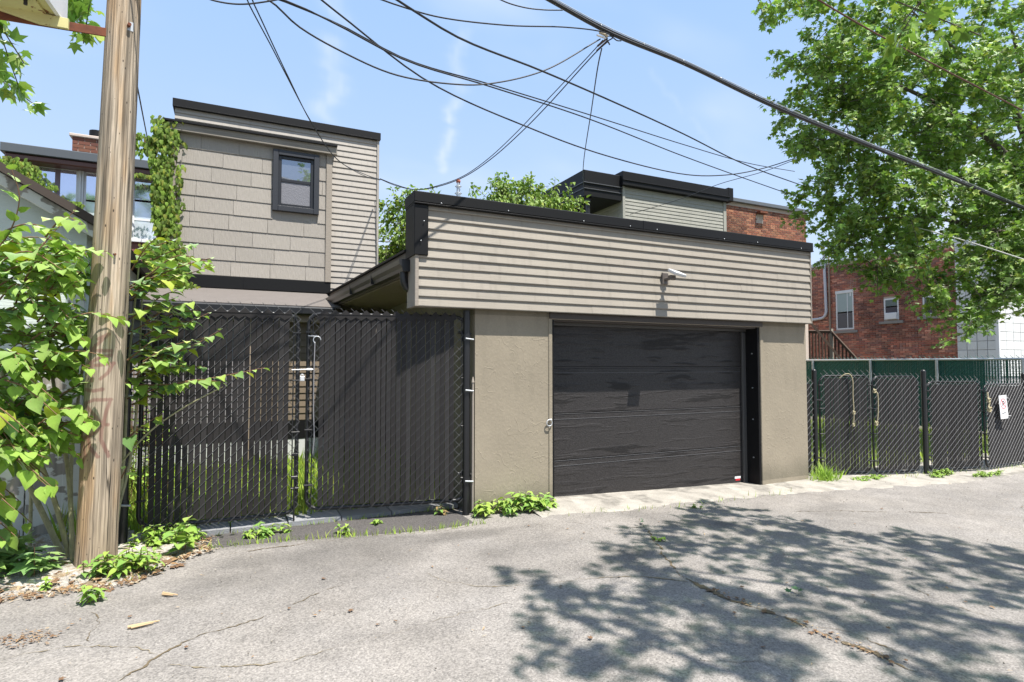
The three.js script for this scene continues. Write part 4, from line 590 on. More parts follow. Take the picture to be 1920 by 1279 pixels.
// ------------------------------------------------------------------ the utility pole, its bracket and the cables
{
  const g = thing('utility_pole', 'weathered wooden utility pole with maroon spray painted tag', 'pole', [-4.16, 0, 0.2]);
  const S = [  // the spray painted strokes, on the side that faces the alley: x across in metres from the middle, y above the ground
    [[-0.02, 1.98], [0.07, 2.03], [-0.08, 1.87], [0.1, 1.87]], [[-0.16, 1.7], [-0.02, 1.79], [0.1, 1.83]], [[-0.14, 1.73], [0.0, 1.73], [0.13, 1.75]], [[-0.06, 1.74], [-0.06, 1.58]], [[0.12, 1.75], [0.08, 1.66], [0.02, 1.6]],
    [[-0.14, 1.5], [-0.04, 1.485], [0.04, 1.5]], [[-0.14, 1.36], [-0.03, 1.4], [0.12, 1.4]], [[0.11, 1.4], [0.08, 1.27], [0.05, 1.12]], [[-0.13, 1.37], [-0.02, 1.26], [0.05, 1.17], [0.1, 1.16]], [[-0.13, 1.37], [-0.14, 1.2]], [[-0.14, 1.03], [-0.05, 1.06], [0.05, 1.13], [0.05, 1.02], [0.12, 0.86]], [[-0.13, 1.04], [-0.09, 0.88]], [[-0.07, 1.06], [-0.04, 0.95], [0.03, 0.86]], [[-0.14, 1.02], [-0.16, 1.05]], [[-0.08, 0.88], [-0.12, 0.78]]];
  const segs = S.map((s) => s.map(([x, y]) => [x * 0.8, 1.0 + (y - 0.78) * 0.8])).flatMap((s) => s.slice(1).map((q, i) => [s[i], q]));
  const H = 7.4, CIRC = 2 * Math.PI * 0.135;
  const wood = (u, v) => {
    const x = u * CIRC, y = v * H, bend = 0.012 * (fbm(u * 6, v * 10, 6, 10, 3, 300) - 0.5), gr = fbm((u + bend) * 76, v * 12, 76, 12, 5, 301), fi = vn((u + bend * 0.6) * 300, v * 84, 300, 84, 305), pa = fbm(u * 7, v * 9, 7, 9, 4, 307);
    const g2 = clamp((gr - 0.5) * 2.1 + 0.5), bl = smooth(0.5, 0.8, fbm((u + bend) * 26, v * 8, 26, 8, 4, 317)); let c = [mix(0.2, 0.53, g2), mix(0.17, 0.46, g2), mix(0.13, 0.365, g2)].map((q) => q * (0.72 + 0.45 * fi) * (1 - 0.45 * bl));
    const warm = 0.2 + smooth(0.46, 0.7, pa) * 0.65; c = [mix(c[0], c[0] * 1.06, warm), mix(c[1], c[1] * 0.82, warm), mix(c[2], c[2] * 0.58, warm)];
    const ck = Math.abs(fbm((u + bend * 1.3) * 18, v * 3, 18, 3, 5, 311) - 0.5); const cr = smooth(0.026, 0.004, ck) * smooth(0.38, 0.55, fbm(u * 10, v * 7, 10, 7, 3, 313)); c = c.map((q) => q * (1 - 0.85 * cr));
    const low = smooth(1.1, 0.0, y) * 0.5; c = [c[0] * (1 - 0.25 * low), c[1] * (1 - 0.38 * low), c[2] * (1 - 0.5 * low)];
    const cx = Math.floor(u * 17), cy = Math.floor(v * 84); if (hash(cx, cy, 5) > 0.9 - 0.25 * fbm(u * 5, v * 6, 5, 6, 2, 41)) { const hx = (cx + 0.12 + 0.76 * hash(cx, cy, 6)) / 17 * CIRC, hy = (cy + 0.12 + 0.76 * hash(cx, cy, 7)) / 84 * H, dd = Math.hypot((x - hx) * 1.4, (y - hy) * 0.6) / (0.003 + 0.006 * hash(cx, cy, 8) ** 2); const k = smooth(1.1, 0.5, dd); c = c.map((q) => q * (1 - 0.88 * k)); }
    if (y > 0.7 && y < 2.1) { const sx = x - CIRC * 0.5; let d = 1; for (const [a, b] of segs) { const ux = b[0] - a[0], uy = b[1] - a[1], t = clamp(((sx - a[0]) * ux + (y - a[1]) * uy) / (ux * ux + uy * uy)); d = Math.min(d, Math.hypot(sx - a[0] - ux * t, y - a[1] - uy * t)); } const k = 0.62 * smooth(0.019, 0.008, d + 0.006 * (fi - 0.5)) * (0.55 + 0.5 * gr); c = [mix(c[0], 0.15, k), mix(c[1], 0.028, k), mix(c[2], 0.028, k)]; }
    return c;
  };
  const tp = tex(640, 2048, wood, { size: [1, 1] }), tb = tex(768, 2048, (u, v) => { const bend = 0.012 * (fbm(u * 6, v * 10, 6, 10, 3, 300) - 0.5), ck = Math.abs(fbm((u + bend * 1.3) * 18, v * 3, 18, 3, 5, 311) - 0.5); return 0.5 * fbm((u + bend) * 76, v * 12, 76, 12, 5, 301) + 0.2 + 0.3 * (1 - smooth(0.015, 0, ck) * smooth(0.42, 0.58, fbm(u * 10, v * 7, 10, 7, 3, 313))); }, { srgb: false });
  const geo = new THREE.CylinderGeometry(1, 1, H, 56, 150), p = geo.attributes.position;
  for (let i = 0; i < p.count; i++) { const y = p.getY(i) + H / 2, x = p.getX(i), z = p.getZ(i), l = Math.hypot(x, z); if (l < 0.01) { p.setY(i, y - 0.2); continue; } const a = Math.atan2(z, x), r = 0.137 - 0.0045 * y + 0.01 * smooth(0.5, 0, y) + 0.006 * (fbm(Math.cos(a) * 3 + 9, Math.sin(a) * 3 + y * 0.6, 9999, 9999, 4, 330) - 0.5) * 2; p.setXYZ(i, x / l * r - 0.019 * y, y - 0.2, z / l * r); }
  geo.computeVertexNormals();
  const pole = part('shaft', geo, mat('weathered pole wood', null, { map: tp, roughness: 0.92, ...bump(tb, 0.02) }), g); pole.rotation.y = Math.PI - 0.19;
  // metal plates with bolts on the face of the pole
  for (const [dx, y, s] of [[0.055, 4.26, 0.062], [0.04, 2.42, 0.035]]) { const q = part('plate', bevel(-s / 2, s / 2, -s * 0.6, s * 0.6, 0, 0.006, 0.002), mGalv, g); q.position.set(dx + 0.019 * y, y, Math.sqrt(0.122 * 0.122 - dx * dx) + 0.004); q.rotation.y = 0.3; each('bolt', [bar([0, 0, 0.004], [0, 0, 0.04], s * 0.22)], mRust, q); }
  // iron ground strap nail row
  const b = thing('pole_bracket', 'rusty steel arm with cream enamel box fixed high on the utility pole', 'bracket', [-4.12, 4.19, 0.28], Math.PI - 0.1);
  part('arm', [bevel(-0.1, 0.88, -0.035, 0.035, -0.006, 0.006, 0.003), bevel(-0.1, 0.88, 0.03, 0.036, 0.0, 0.07, 0.002)], mRust, b);
  const gs = new THREE.Shape([[0.3, -0.035], [0.48, -0.03], [0.86, 0.055], [0.86, 0.07], [0.3, 0.04]].map((q) => new THREE.Vector2(...q)));
  part('gusset', [wuv(new THREE.ExtrudeGeometry(gs, { depth: 0.02, bevelEnabled: true, bevelSize: 0.003, bevelThickness: 0.003, bevelSegments: 1 }).translate(0, 0, -0.035))], mCream, b);
  each('box', [bevel(0.38, 1.05, 0.06, 0.5, -0.42, 0.1, 0.015), bevel(0.44, 0.99, 0.045, 0.06, -0.36, 0.04, 0.004)], mCream, b);
  part('box_side', [bevel(0.35, 0.378, 0.05, 0.52, -0.43, 0.11, 0.004)], mWhite, b);
  part('box_bolt', [bar([0.5, 0.0, -0.22], [0.5, 0.06, -0.22], 0.013)], mBlackMetal, b);
}
{
  const cable = (lab, pts, r, m = mCable, group) => { const t = single('cable', [spline(pts, r, 70, 5)], m, lab, 'cable', group); return t; };
  const main = [[-6.5, 6.8, 0.2], [-2.08, 5.98, 0.2], [-1.08, 5.81, 0.2], [-0.26, 5.66, 0.2], [0.66, 5.47, 0.2], [1.79, 5.35, 0.2], [3.28, 5.13, 0.2], [5.22, 4.92, 0.2], [7.37, 4.72, 0.2], [9.89, 4.46, 0.2], [15.09, 4.05, 0.2], [22, 3.8, 0.2]];
  const b = thing('cable_bundle', 'thick bundle of black overhead cables crossing above the garage', 'cable bundle');
  const off = (dy, dz) => main.map(([x, y, z], i) => [x, y + dy * 1.15 + 0.004 * Math.sin(i * 3 + dy * 90), z + dz * 1.15]);
  part('cable', [spline(off(0.012, 0), 0.013, 160, 6)], mCable, b); part('cable', [spline(off(-0.014, 0.012), 0.014, 160, 6)], mCable, b); part('cable', [spline(off(-0.012, -0.016), 0.01, 160, 6)], mat('grey cable jacket', [0.1, 0.095, 0.1]), b); part('strand', [spline(off(0.032, 0.004), 0.005, 160, 5)], mGalv, b);
  part('lashing', Array.from({ length: 46 }, (_, i) => { const t = (i + 0.5) / 46, c = new THREE.CatmullRomCurve3(main.map(V), false, 'centripetal').getPointAt(t); return new THREE.TorusGeometry(0.031, 0.0022, 4, 10).rotateY(Math.PI / 2).rotateZ(0.5).translate(c.x, c.y, c.z); }), mGalv, b);
  const j = thing('cable_splice', 'cluster of pale splice sleeves hanging under the cable bundle', 'cable splice', [0.485, 0.49, -0.695]);
  part('sleeve', [bar([0.06, 4.935, 0.89], [0.17, 4.91, 0.9], 0.016)], mat('pale sleeve', [0.5, 0.42, 0.3], { roughness: 0.6 }), j); part('sleeve', [bar([0.03, 4.9, 0.88], [0.15, 4.885, 0.89], 0.011)], mWhite, j);
  part('sleeve', [bar([0.12, 4.85, 0.76], [0.18, 4.9, 0.88], 0.013), bar([0.15, 4.83, 0.7], [0.2, 4.885, 0.86], 0.012)], mat('brown sleeve', [0.16, 0.12, 0.1]), j); part('jumper', [spline([[0.14, 4.9, 0.89], [0.21, 4.92, 0.9], [0.3, 4.89, 0.9], [0.36, 4.9, 0.9]], 0.007, 16, 5), spline([[0.2, 4.88, 0.87], [0.25, 4.92, 0.89], [0.24, 4.96, 0.9]], 0.007, 12, 5), bar([0.15, 4.89, 0.89], [0.205, 4.82, 0.89], 0.008)], mCable, j);
  cable('single wire from the top left that sags behind the splice and climbs into the maple', [[-4.04, 5.25, 0.3], [-2.78, 4.83, 0.55], [-2.4, 4.73, 0.4], [-1.48, 4.48, 0.05], [-0.02, 4.39, -0.38], [1.21, 4.39, -0.72], [3.01, 4.52, -1.18], [4.04, 4.72, -1.43], [5.24, 5.08, -1.72], [7.64, 6.02, -2.33], [9.63, 6.86, -2.85]], 0.009);
  cable('upper wire of the close pair running from the top left corner to the maple', [[-4.06, 4.78, 0.3], [-3.08, 4.49, 0.83], [-2.79, 4.52, 0.72], [-2.42, 4.54, 0.57], [-1.77, 4.52, 0.3], [-0.74, 4.67, -0.09], [0.96, 4.9, -0.72], [3.43, 5.22, -1.64], [5.89, 5.57, -2.55], [8.42, 6.04, -3.46]], 0.0075);
  cable('lower wire of the close pair, dipping towards the orange brick wall', [[-4.06, 4.78, 0.3], [-3.07, 4.49, 0.84], [-2.78, 4.51, 0.75], [-2.43, 4.5, 0.62], [-1.8, 4.46, 0.39], [-0.82, 4.55, 0.09], [0.75, 4.68, -0.4], [2.96, 4.78, -1.12], [6.6, 5, -2.28], [8.54, 5.13, -2.89]], 0.008);
  cable('deeply sagging wire that ends at the splice under the cable bundle', [[-4.06, 4.72, 0.3], [-3.06, 4.46, 0.84], [-2.79, 4.34, 0.75], [-2.43, 4.26, 0.66], [-1.94, 4.21, 0.56], [-1.29, 4.30, 0.46], [-0.92, 4.41, 0.41], [-0.25, 4.74, 0.31], [0.58, 5.37, 0.16]], 0.008);
  cable('straight heavy wire slanting below the cable bundle to the maple', [[-4.04, 5.15, 0.32], [-2.22, 4.51, 1.24], [-2, 4.51, 1.14], [-1.44, 4.52, 0.87], [-0.39, 4.66, 0.44], [0.97, 4.82, -0.13], [2.76, 5.01, -0.89], [4.99, 5.21, -1.85], [8.65, 5.69, -3.37]], 0.0105);
  cable('flat wire reaching the splice from the top edge of the view', [[-4.04, 5.05, 0.3], [-2.24, 4.73, 0.80], [-1.97, 4.75, 0.74], [-1.57, 4.80, 0.65], [-0.79, 5.00, 0.50], [-0.01, 5.26, 0.35], [0.47, 5.39, 0.26], [0.69, 5.43, 0.21]], 0.0075);
  cable('short curved wire that joins the cable bundle from above', [[-2.1, 5.97, 0.2], [-0.97, 5.33, 0.44], [-0.78, 5.29, 0.43], [-0.54, 5.29, 0.43], [-0.32, 5.32, 0.44], [-0.10, 5.37, 0.45]], 0.007);
  cable('upper of two drop wires from the splice to the house corner', [[0.66, 5.34, 0.20], [0.62, 5.30, 0.05], [0.41, 4.94, -0.80], [0.28, 4.75, -1.30], [0.10, 4.55, -1.89], [-0.10, 4.42, -2.44], [-0.31, 4.39, -2.95], [-0.56, 4.44, -3.49], [-0.79, 4.62, -3.98], [-0.96, 4.81, -4.35]], 0.007);
  cable('lower of two drop wires from the splice to the house corner', [[0.61, 5.36, 0.17], [0.57, 5.29, 0.02], [0.35, 4.94, -0.87], [0.22, 4.74, -1.39], [0.06, 4.55, -1.95], [-0.12, 4.43, -2.48], [-0.33, 4.40, -2.96], [-0.56, 4.44, -3.48], [-0.80, 4.65, -4.01], [-0.96, 4.82, -4.35]], 0.006);
  cable('steep drop wire from the splice down past the black canopy', [[0.6, 5.26, 0.16], [0.79, 5.29, -0.19], [1.52, 5.4, -1.44], [3.34, 5.68, -4.53], [5.2, 6.0, -7.35]], 0.0085);
  cable('left wire of the pair that falls from the top edge to the clapboard corner', [[-4.06, 4.85, 0.3], [-3.22, 4.54, 0.76], [-3.17, 4.53, 0.6], [-2.95, 4.51, -0.02], [-2.82, 4.5, -0.4], [-2.44, 4.46, -1.46], [-1.94, 4.45, -2.65], [-1.29, 4.65, -3.76], [-0.98, 4.79, -4.3]], 0.006);
  cable('right wire of the pair that falls from the top edge to the clapboard corner', [[-4.05, 4.86, 0.31], [-3.19, 4.54, 0.77], [-3.13, 4.53, 0.61], [-2.93, 4.5, 0], [-2.79, 4.48, -0.42], [-2.42, 4.43, -1.48], [-1.95, 4.43, -2.58], [-1.27, 4.62, -3.77], [-0.97, 4.78, -4.3]], 0.006);
  cable('short drooping loop of wire at the top edge right of the pole', [[-4.07, 4.66, 0.3], [-3.48, 4.34, 0.85], [-3.42, 4.33, 0.85], [-3.3, 4.33, 0.86], [-3.19, 4.35, 0.87], [-3.04, 4.4, 0.89], [-2.94, 4.45, 0.89], [-2.55, 4.78, 0.75]], 0.0065);
  cable('thin wire from the pole down to the red brown house', [[-4.0, 3.9, 0.25], [-4.02, 4.02, 0.09], [-4.24, 4.48, -2.43], [-4.66, 5.33, -6.99]], 0.007);
  cable('thin wire from the clapboard upper storey up to the maple', [[6.47, 5.67, -7.08], [7.11, 5.84, -5.73], [7.51, 6.02, -4.85], [7.98, 6.12, -3.87], [8.41, 6.33, -2.9]], 0.008);
  cable('rust coloured wire crossing in front of the maple crown', [[2.0, 6.2, 1.05], [2.71, 6.18, 1.02], [3.33, 6.11, 0.98], [4.47, 6.02, 0.93], [5.76, 5.95, 0.88], [7.42, 5.87, 0.82], [8.65, 5.82, 0.77], [10.24, 5.78, 0.72]], 0.011, mat('rust coloured jacket', [0.11, 0.05, 0.04]));
  cable('pale wire slanting through the lower maple branches', [[7.68, 5.04, -2.76], [8.42, 4.07, -0.64], [8.84, 3.35, 0.62], [9, 3.03, 1.11]], 0.011, mat('pale jacket', [0.42, 0.42, 0.4]));
}

// ------------------------------------------------------------------ leaves
function heartLeaf(wide = 1, fold = 0.3, droop = 0.25, twist = 0) {      // length 1 along +y, face to +z
  const rows = [[-0.02, 0.16], [0.1, 0.4], [0.28, 0.46], [0.5, 0.37], [0.72, 0.21], [0.88, 0.08], [1, 0]], pos = [], idx = [];
  rows.forEach(([y, w], i) => { for (const s of [-1, 0, 1]) { const yy = i === 0 && s ? -0.08 : y, x = s * w * wide; pos.push(x + twist * yy * yy * 0.3, yy, -Math.abs(x) * fold * (1 - 0.3 * y) * 0 + Math.abs(x) * fold - droop * yy * yy + (s ? 0.02 * Math.sin(i * 2.1 + s) : 0)); } });
  for (let i = 0; i < rows.length - 1; i++) for (const k of [0, 1]) { const a = i * 3 + k, b = a + 3; idx.push(a, a + 1, b, a + 1, b + 1, b); }
  const g = new THREE.BufferGeometry(); g.setAttribute('position', new THREE.Float32BufferAttribute(pos, 3)); const uv = []; for (let i = 0; i < pos.length; i += 3) uv.push(pos[i] + 0.5, clamp(pos[i + 1], 0.01, 0.99)); g.setAttribute('uv', new THREE.Float32BufferAttribute(uv, 2)); g.setIndex(idx); g.computeVertexNormals(); return g;
}
function mapleLeaf(cup = 0.2, droop = 0.15) {                 // five pointed lobes, stalk at the origin
  const tips = [[-1.2, 0.3], [-0.35, 0.62], [0.05, 0.42], [0.62, 0.92], [1.0, 0.5], [1.5708, 1.05]], pts = [[0, -0.02]];
  for (const [a, r] of tips) pts.push([Math.cos(a) * r * 0.95, 0.28 + Math.sin(a) * r * 0.78]);
  for (const [a, r] of tips.slice(0, -1).reverse()) pts.push([-Math.cos(a) * r * 0.95, 0.28 + Math.sin(a) * r * 0.78]);
  const pos = [0, 0.3, 0]; for (const [x, y] of pts) pos.push(x, y, cup * Math.abs(x) - droop * (x * x + (y - 0.3) ** 2));
  const idx = []; for (let i = 1; i <= pts.length; i++) idx.push(0, i, i % pts.length + 1);
  const g = new THREE.BufferGeometry(); g.setAttribute('position', new THREE.Float32BufferAttribute(pos, 3)); g.setIndex(idx); g.computeVertexNormals(); return g;
}
const HEART = [heartLeaf(1, 0.3, 0.22), heartLeaf(1.08, 0.18, 0.4, 0.4), heartLeaf(0.92, 0.45, 0.1, -0.4), heartLeaf(1, 0.25, 0.55)];
const MAPLE = [mapleLeaf(0.22, 0.2), mapleLeaf(-0.1, 0.35)];
const OVAL = [heartLeaf(0.72, 0.4, 0.3), heartLeaf(0.66, 0.25, 0.5, 0.5)];
const UP = new THREE.Vector3(0, 1, 0), FACE = new THREE.Matrix4(), tv = new THREE.Vector3();
function aim(dir, nrm) {                 // turn a leaf so that +y follows dir and +z looks along nrm as far as it can
  const y = dir.clone().normalize(), x = tv.crossVectors(y, nrm).normalize().clone(), z = new THREE.Vector3().crossVectors(x, y); if (x.lengthSq() < 0.01) return new THREE.Quaternion();
  return new THREE.Quaternion().setFromRotationMatrix(FACE.makeBasis(x, y, z));
}
const jit = (r, s) => new THREE.Vector3((r() - 0.5) * s, (r() - 0.5) * s, (r() - 0.5) * s);

// ------------------------------------------------------------------ trees
function maple(lab, seed, base, h, r0, limbs, clumps, o = {}) {           // tree > trunk, limb, crown; each clump is [x, y, z, radius x, radius y, radius z, sprays]
  const t = thing('maple_tree', lab, 'tree', base), r = rng(seed), L = [], cs = [], B = V(base), { size = 0.11, m = mMaple, geo = MAPLE[0], per = 26, col = [0.8, 1.25], tw = 0.006 } = o;
  const loc = (p) => V(p).clone().sub(B);
  if (h) part('trunk', [taper([[0, -0.1, 0], [0.05, h * 0.3, 0.04], [-0.06, h * 0.65, -0.03], [0.02, h, 0]], r0, r0 * 0.45, 12, 16)], mBark, t);
  for (const q of limbs) part('limb', [taper(q.map(loc), r0 * 0.42, 0.012, 7, 18)], mBark, t);
  const twigs = [];
  for (const [cx, cy, cz, rx, ry, rz, n, dense = 1] of clumps) for (let i = 0; i < n; i++) {
    let d; do d = jit(r, 2); while (d.lengthSq() > 1);
    const c = new THREE.Vector3(cx + d.x * rx, cy + d.y * ry, cz + d.z * rz), out = new THREE.Vector3(d.x * rx, d.y * ry * 0.4 - 0.15 * rx, d.z * rz).add(jit(r, 0.7)).normalize(), len = 0.3 + 0.35 * r();
    const end = c.clone().addScaledVector(out, len); end.y -= 0.1 * len;
    twigs.push([loc(c.clone().addScaledVector(out, -0.25)).toArray(), loc(end).toArray()]);
    for (let k = 0; k < per * dense; k++) {
      const s = r(), p = c.clone().lerp(end, s).add(jit(r, 0.26 * (1 - s * 0.4))), dir = out.clone().multiplyScalar(0.5).add(jit(r, 1.5)); dir.y -= 0.45;
      L.push(M4(loc(p), aim(dir, UP.clone().add(jit(r, 1.3))), size * (0.6 + 0.7 * r())));
      const v = mix(col[0], col[1], r()), y = r() < 0.12 ? 1.5 : 1; cs.push(C3(v * (0.9 + 0.2 * r()) * y, v * (y > 1 ? 1.15 : 1), v * 0.9));
    }
  }
  part('twigs', tubes(twigs, tw, 4), mBark, t).userData.kind = 'stuff';
  inst('crown', geo, m, L, t, (i) => cs[i]); return t;
}
// the big maple beyond the green fence, right of the garage
maple('large maple with pale grey branches filling the sky above the green fence', 21, [13.6, 0, -0.9], 9, 0.26,
  [[[13.4, 4.2, -0.9], [12, 5.6, -0.7], [10.6, 6.4, -0.8], [8.8, 7, -1.1], [7.2, 7.3, -1.4]], [[13.4, 4.6, -0.9], [11.8, 5.2, -0.6], [9.9, 5.4, -0.9], [8, 5.6, -1.3], [6.9, 6, -1.5]], [[13.5, 3.6, -0.9], [12, 4.3, -0.3], [10.4, 4.1, -0.2], [9, 4.4, -0.8], [7.7, 4.4, -1.4]], [[13.5, 5.6, -0.9], [12.2, 7.2, -0.9], [10.6, 8, -1], [8.6, 8.6, -1]], [[13.5, 3.2, -0.9], [11.6, 3.9, 0.2], [10.2, 3.4, 0.2], [9.3, 2.8, 0]], [[13.5, 6, -0.9], [13, 8, -1], [11.8, 9.4, -0.8]]],
  [[8.6, 7.1, -1.1, 1.55, 1.05, 1.2, 112], [7.0, 6.3, -1.4, 0.8, 0.55, 0.8, 42], [6.75, 7.35, -1.4, 0.55, 0.45, 0.7, 28], [7.3, 4.95, -1.5, 0.62, 0.5, 0.8, 36], [7.6, 4.5, -1.5, 0.5, 0.3, 0.7, 20], [8.9, 4.75, -0.9, 1.25, 0.8, 1, 84], [10.9, 6.3, -0.6, 1.8, 1.2, 1.2, 120], [8.2, 5.8, -1.2, 1.3, 0.75, 0.9, 78], [7.7, 8.3, -1, 1.1, 0.7, 0.8, 56], [10.6, 4.4, 0, 1.2, 0.8, 0.9, 72], [9.6, 3.45, -0.1, 0.75, 0.5, 0.6, 30, 0.9], [9.05, 2.8, -0.1, 0.34, 0.42, 0.4, 10, 0.8], [9.5, 2.75, 0.1, 0.4, 0.35, 0.4, 9, 0.8], [8.2, 3.6, -0.95, 0.6, 0.38, 0.5, 20, 0.8], [10.1, 3.7, 0.1, 0.8, 0.5, 0.7, 46], [10.0, 2.95, 0.15, 0.5, 0.4, 0.5, 16, 0.8], [11.0, 4.6, 0.2, 0.9, 0.7, 0.8, 46], [7.75, 3.95, -1.55, 0.45, 0.3, 0.5, 13, 0.8], [7.35, 3.85, -1.6, 0.3, 0.22, 0.4, 6, 0.7], [6.5, 5.75, -1.65, 0.32, 0.25, 0.4, 9], [10.4, 8.4, -0.8, 2, 1.1, 1.4, 110], [12.8, 7.6, -0.8, 2, 2, 1.8, 110], [5.35, 8.25, -1.55, 0.3, 0.12, 0.4, 4], [6.4, 8.3, -1.3, 0.6, 0.3, 0.5, 14], [11.5, 5.2, -0.3, 1.0, 0.8, 0.8, 40], [6.9, 6.85, -1.4, 0.5, 0.3, 0.6, 16], [8.4, 3.15, -0.9, 0.5, 0.24, 0.45, 10, 0.7], [7.8, 3.55, -1.15, 0.5, 0.25, 0.45, 14, 0.75], [8.85, 3.1, -0.55, 0.4, 0.24, 0.4, 8, 0.7], [7.4, 3.95, -1.4, 0.4, 0.22, 0.4, 9, 0.7], [9.1, 2.45, -0.3, 0.35, 0.26, 0.35, 10, 0.7]], { size: 0.088, per: 38, col: [0.55, 1.4] });
// the near maple behind the camera on the right, whose shade lies on the alley; a few of its sprays hang into the view
{
  const cl = [], r = rng(99), s = (x, z, h, rx, n, dn = 1) => cl.push([x + 0.153 * h, h, z + 0.392 * h, rx, 0.28, rx * 0.75, n, dn]);
  for (const [x, z, w, n] of [[0.5, 1.35, 0.32, 5], [1.1, 1.15, 0.35, 6], [1.7, 1.3, 0.3, 5], [-0.1, 1.75, 0.3, 5], [0.45, 1.8, 0.34, 8], [1.2, 1.75, 0.38, 8], [2.0, 1.85, 0.35, 6], [2.6, 2.3, 0.35, 6], [-0.7, 2.25, 0.28, 6], [-1.15, 2.2, 0.22, 4], [-0.15, 2.3, 0.3, 4], [0.6, 2.4, 0.3, 6], [1.5, 2.5, 0.36, 7], [2.3, 2.75, 0.36, 6], [-1.2, 2.75, 0.25, 5], [-0.75, 3.0, 0.3, 7], [-0.25, 2.85, 0.26, 5], [0.35, 2.95, 0.3, 5], [1.1, 3.1, 0.34, 6], [1.9, 3.3, 0.4, 8], [-1.55, 3.05, 0.22, 4], [-0.5, 3.55, 0.32, 6], [0.15, 3.6, 0.3, 6], [0.8, 3.8, 0.35, 6], [3.2, 2.9, 0.4, 7], [2.8, 3.6, 0.4, 8], [3.8, 3.6, 0.5, 9], [4.6, 3.2, 0.4, 6], [-1.3, 3.9, 0.35, 7], [-0.4, 4.3, 0.4, 8], [0.7, 4.6, 0.5, 10], [1.8, 4.4, 0.5, 10], [3, 4.6, 0.6, 12]]) s(x, z, 5.6 + 2.2 * r(), w, n);
  for (let i = 0; i < 16; i++) cl.push([-0.5 + 6 * r(), 6.5 + 2.5 * r(), 7.6 + 2.6 * r(), 0.8, 0.6, 0.8, 12]);
  cl.push([2.42, 4.95, 2.75, 0.2, 0.16, 0.2, 4, 0.9], [2.2, 5.05, 2.8, 0.2, 0.12, 0.2, 3, 0.9]);
  maple('overhanging maple whose leaf sprays hang into the top right corner', 31, [3.6, 0, 9.2], 8, 0.24, [[[3.6, 4.5, 9.1], [2.8, 5.8, 7.6], [1.8, 6.3, 5.8], [0.8, 6.4, 4.6]], [[3.6, 5, 9.1], [3.9, 6.2, 7.4], [3.4, 6.4, 5.4], [2.6, 5.6, 3.4], [2.4, 5.1, 2.85]], [[3.6, 5.2, 9.1], [1.8, 6.6, 8.2], [0.4, 6.8, 6.6], [-0.3, 6.6, 5.2]]], cl, { size: 0.125, per: 16, geo: MAPLE[1] });
}
// the maple on the left outside the view: it shades the shed, and its tips show at the top left
maple('maple on the left whose leaf tips show at the top left corner', 37, [-9, 0, 1.2], 7, 0.22, [[[-9, 4.5, 1.2], [-7.6, 5.6, 0.4], [-6.2, 5.6, -0.5], [-5.3, 5.1, -0.8]], [[-9, 4.2, 1.2], [-7.8, 5.2, -1.2], [-6.6, 5.3, -2.4], [-5.9, 5, -3.1]]],
  [[-5.2, 4.62, -0.85, 0.2, 0.16, 0.22, 3, 1], [-5.85, 4.98, -3.1, 0.2, 0.12, 0.2, 3, 0.8], [-4.68, 5.4, -1.45, 0.13, 0.12, 0.15, 2, 0.9], [-6.4, 5.7, 0, 0.9, 0.5, 0.7, 26], [-7.6, 6, 0, 1, 0.6, 0.9, 30], [-6.9, 5.6, 0.9, 0.9, 0.6, 0.6, 18], [-6, 6.4, -0.4, 0.8, 0.5, 0.6, 18], [-7.4, 5.4, -2, 0.8, 0.5, 0.8, 18]], { size: 0.13, per: 20, geo: MAPLE[1] });
maple('small leafy tree behind the left end of the garage parapet', 41, [0.5, 0, -6.9], 4, 0.09, [], [[0.2, 4.85, -6.9, 0.3, 0.5, 0.35, 36], [0.5, 4.2, -6.9, 0.62, 0.5, 0.5, 60], [0.0, 3.9, -6.8, 0.42, 0.45, 0.4, 40], [0.9, 4.9, -6.9, 0.5, 0.5, 0.4, 30]], { size: 0.1, per: 26, geo: OVAL[0], m: mVine });
maple('round green tree crown showing above the middle of the garage parapet', 43, [3.1, 0, -6.7], 4.3, 0.12, [], [[3.05, 5.35, -6.7, 0.62, 0.5, 0.6, 70], [2.4, 5.4, -6.9, 0.36, 0.42, 0.4, 36], [3.75, 5.2, -6.5, 0.5, 0.42, 0.5, 54], [3.0, 4.9, -6.7, 1.3, 0.5, 0.6, 80], [1.78, 5.1, -7, 0.12, 0.55, 0.14, 9], [3.05, 5.8, -6.6, 0.16, 0.14, 0.2, 6], [2.45, 5.8, -6.8, 0.14, 0.14, 0.2, 5], [4.05, 5.3, -6.4, 0.14, 0.2, 0.2, 5], [4.2, 4.95, -6.4, 0.2, 0.25, 0.2, 9]], { size: 0.1, per: 26, geo: OVAL[0], m: mVine });

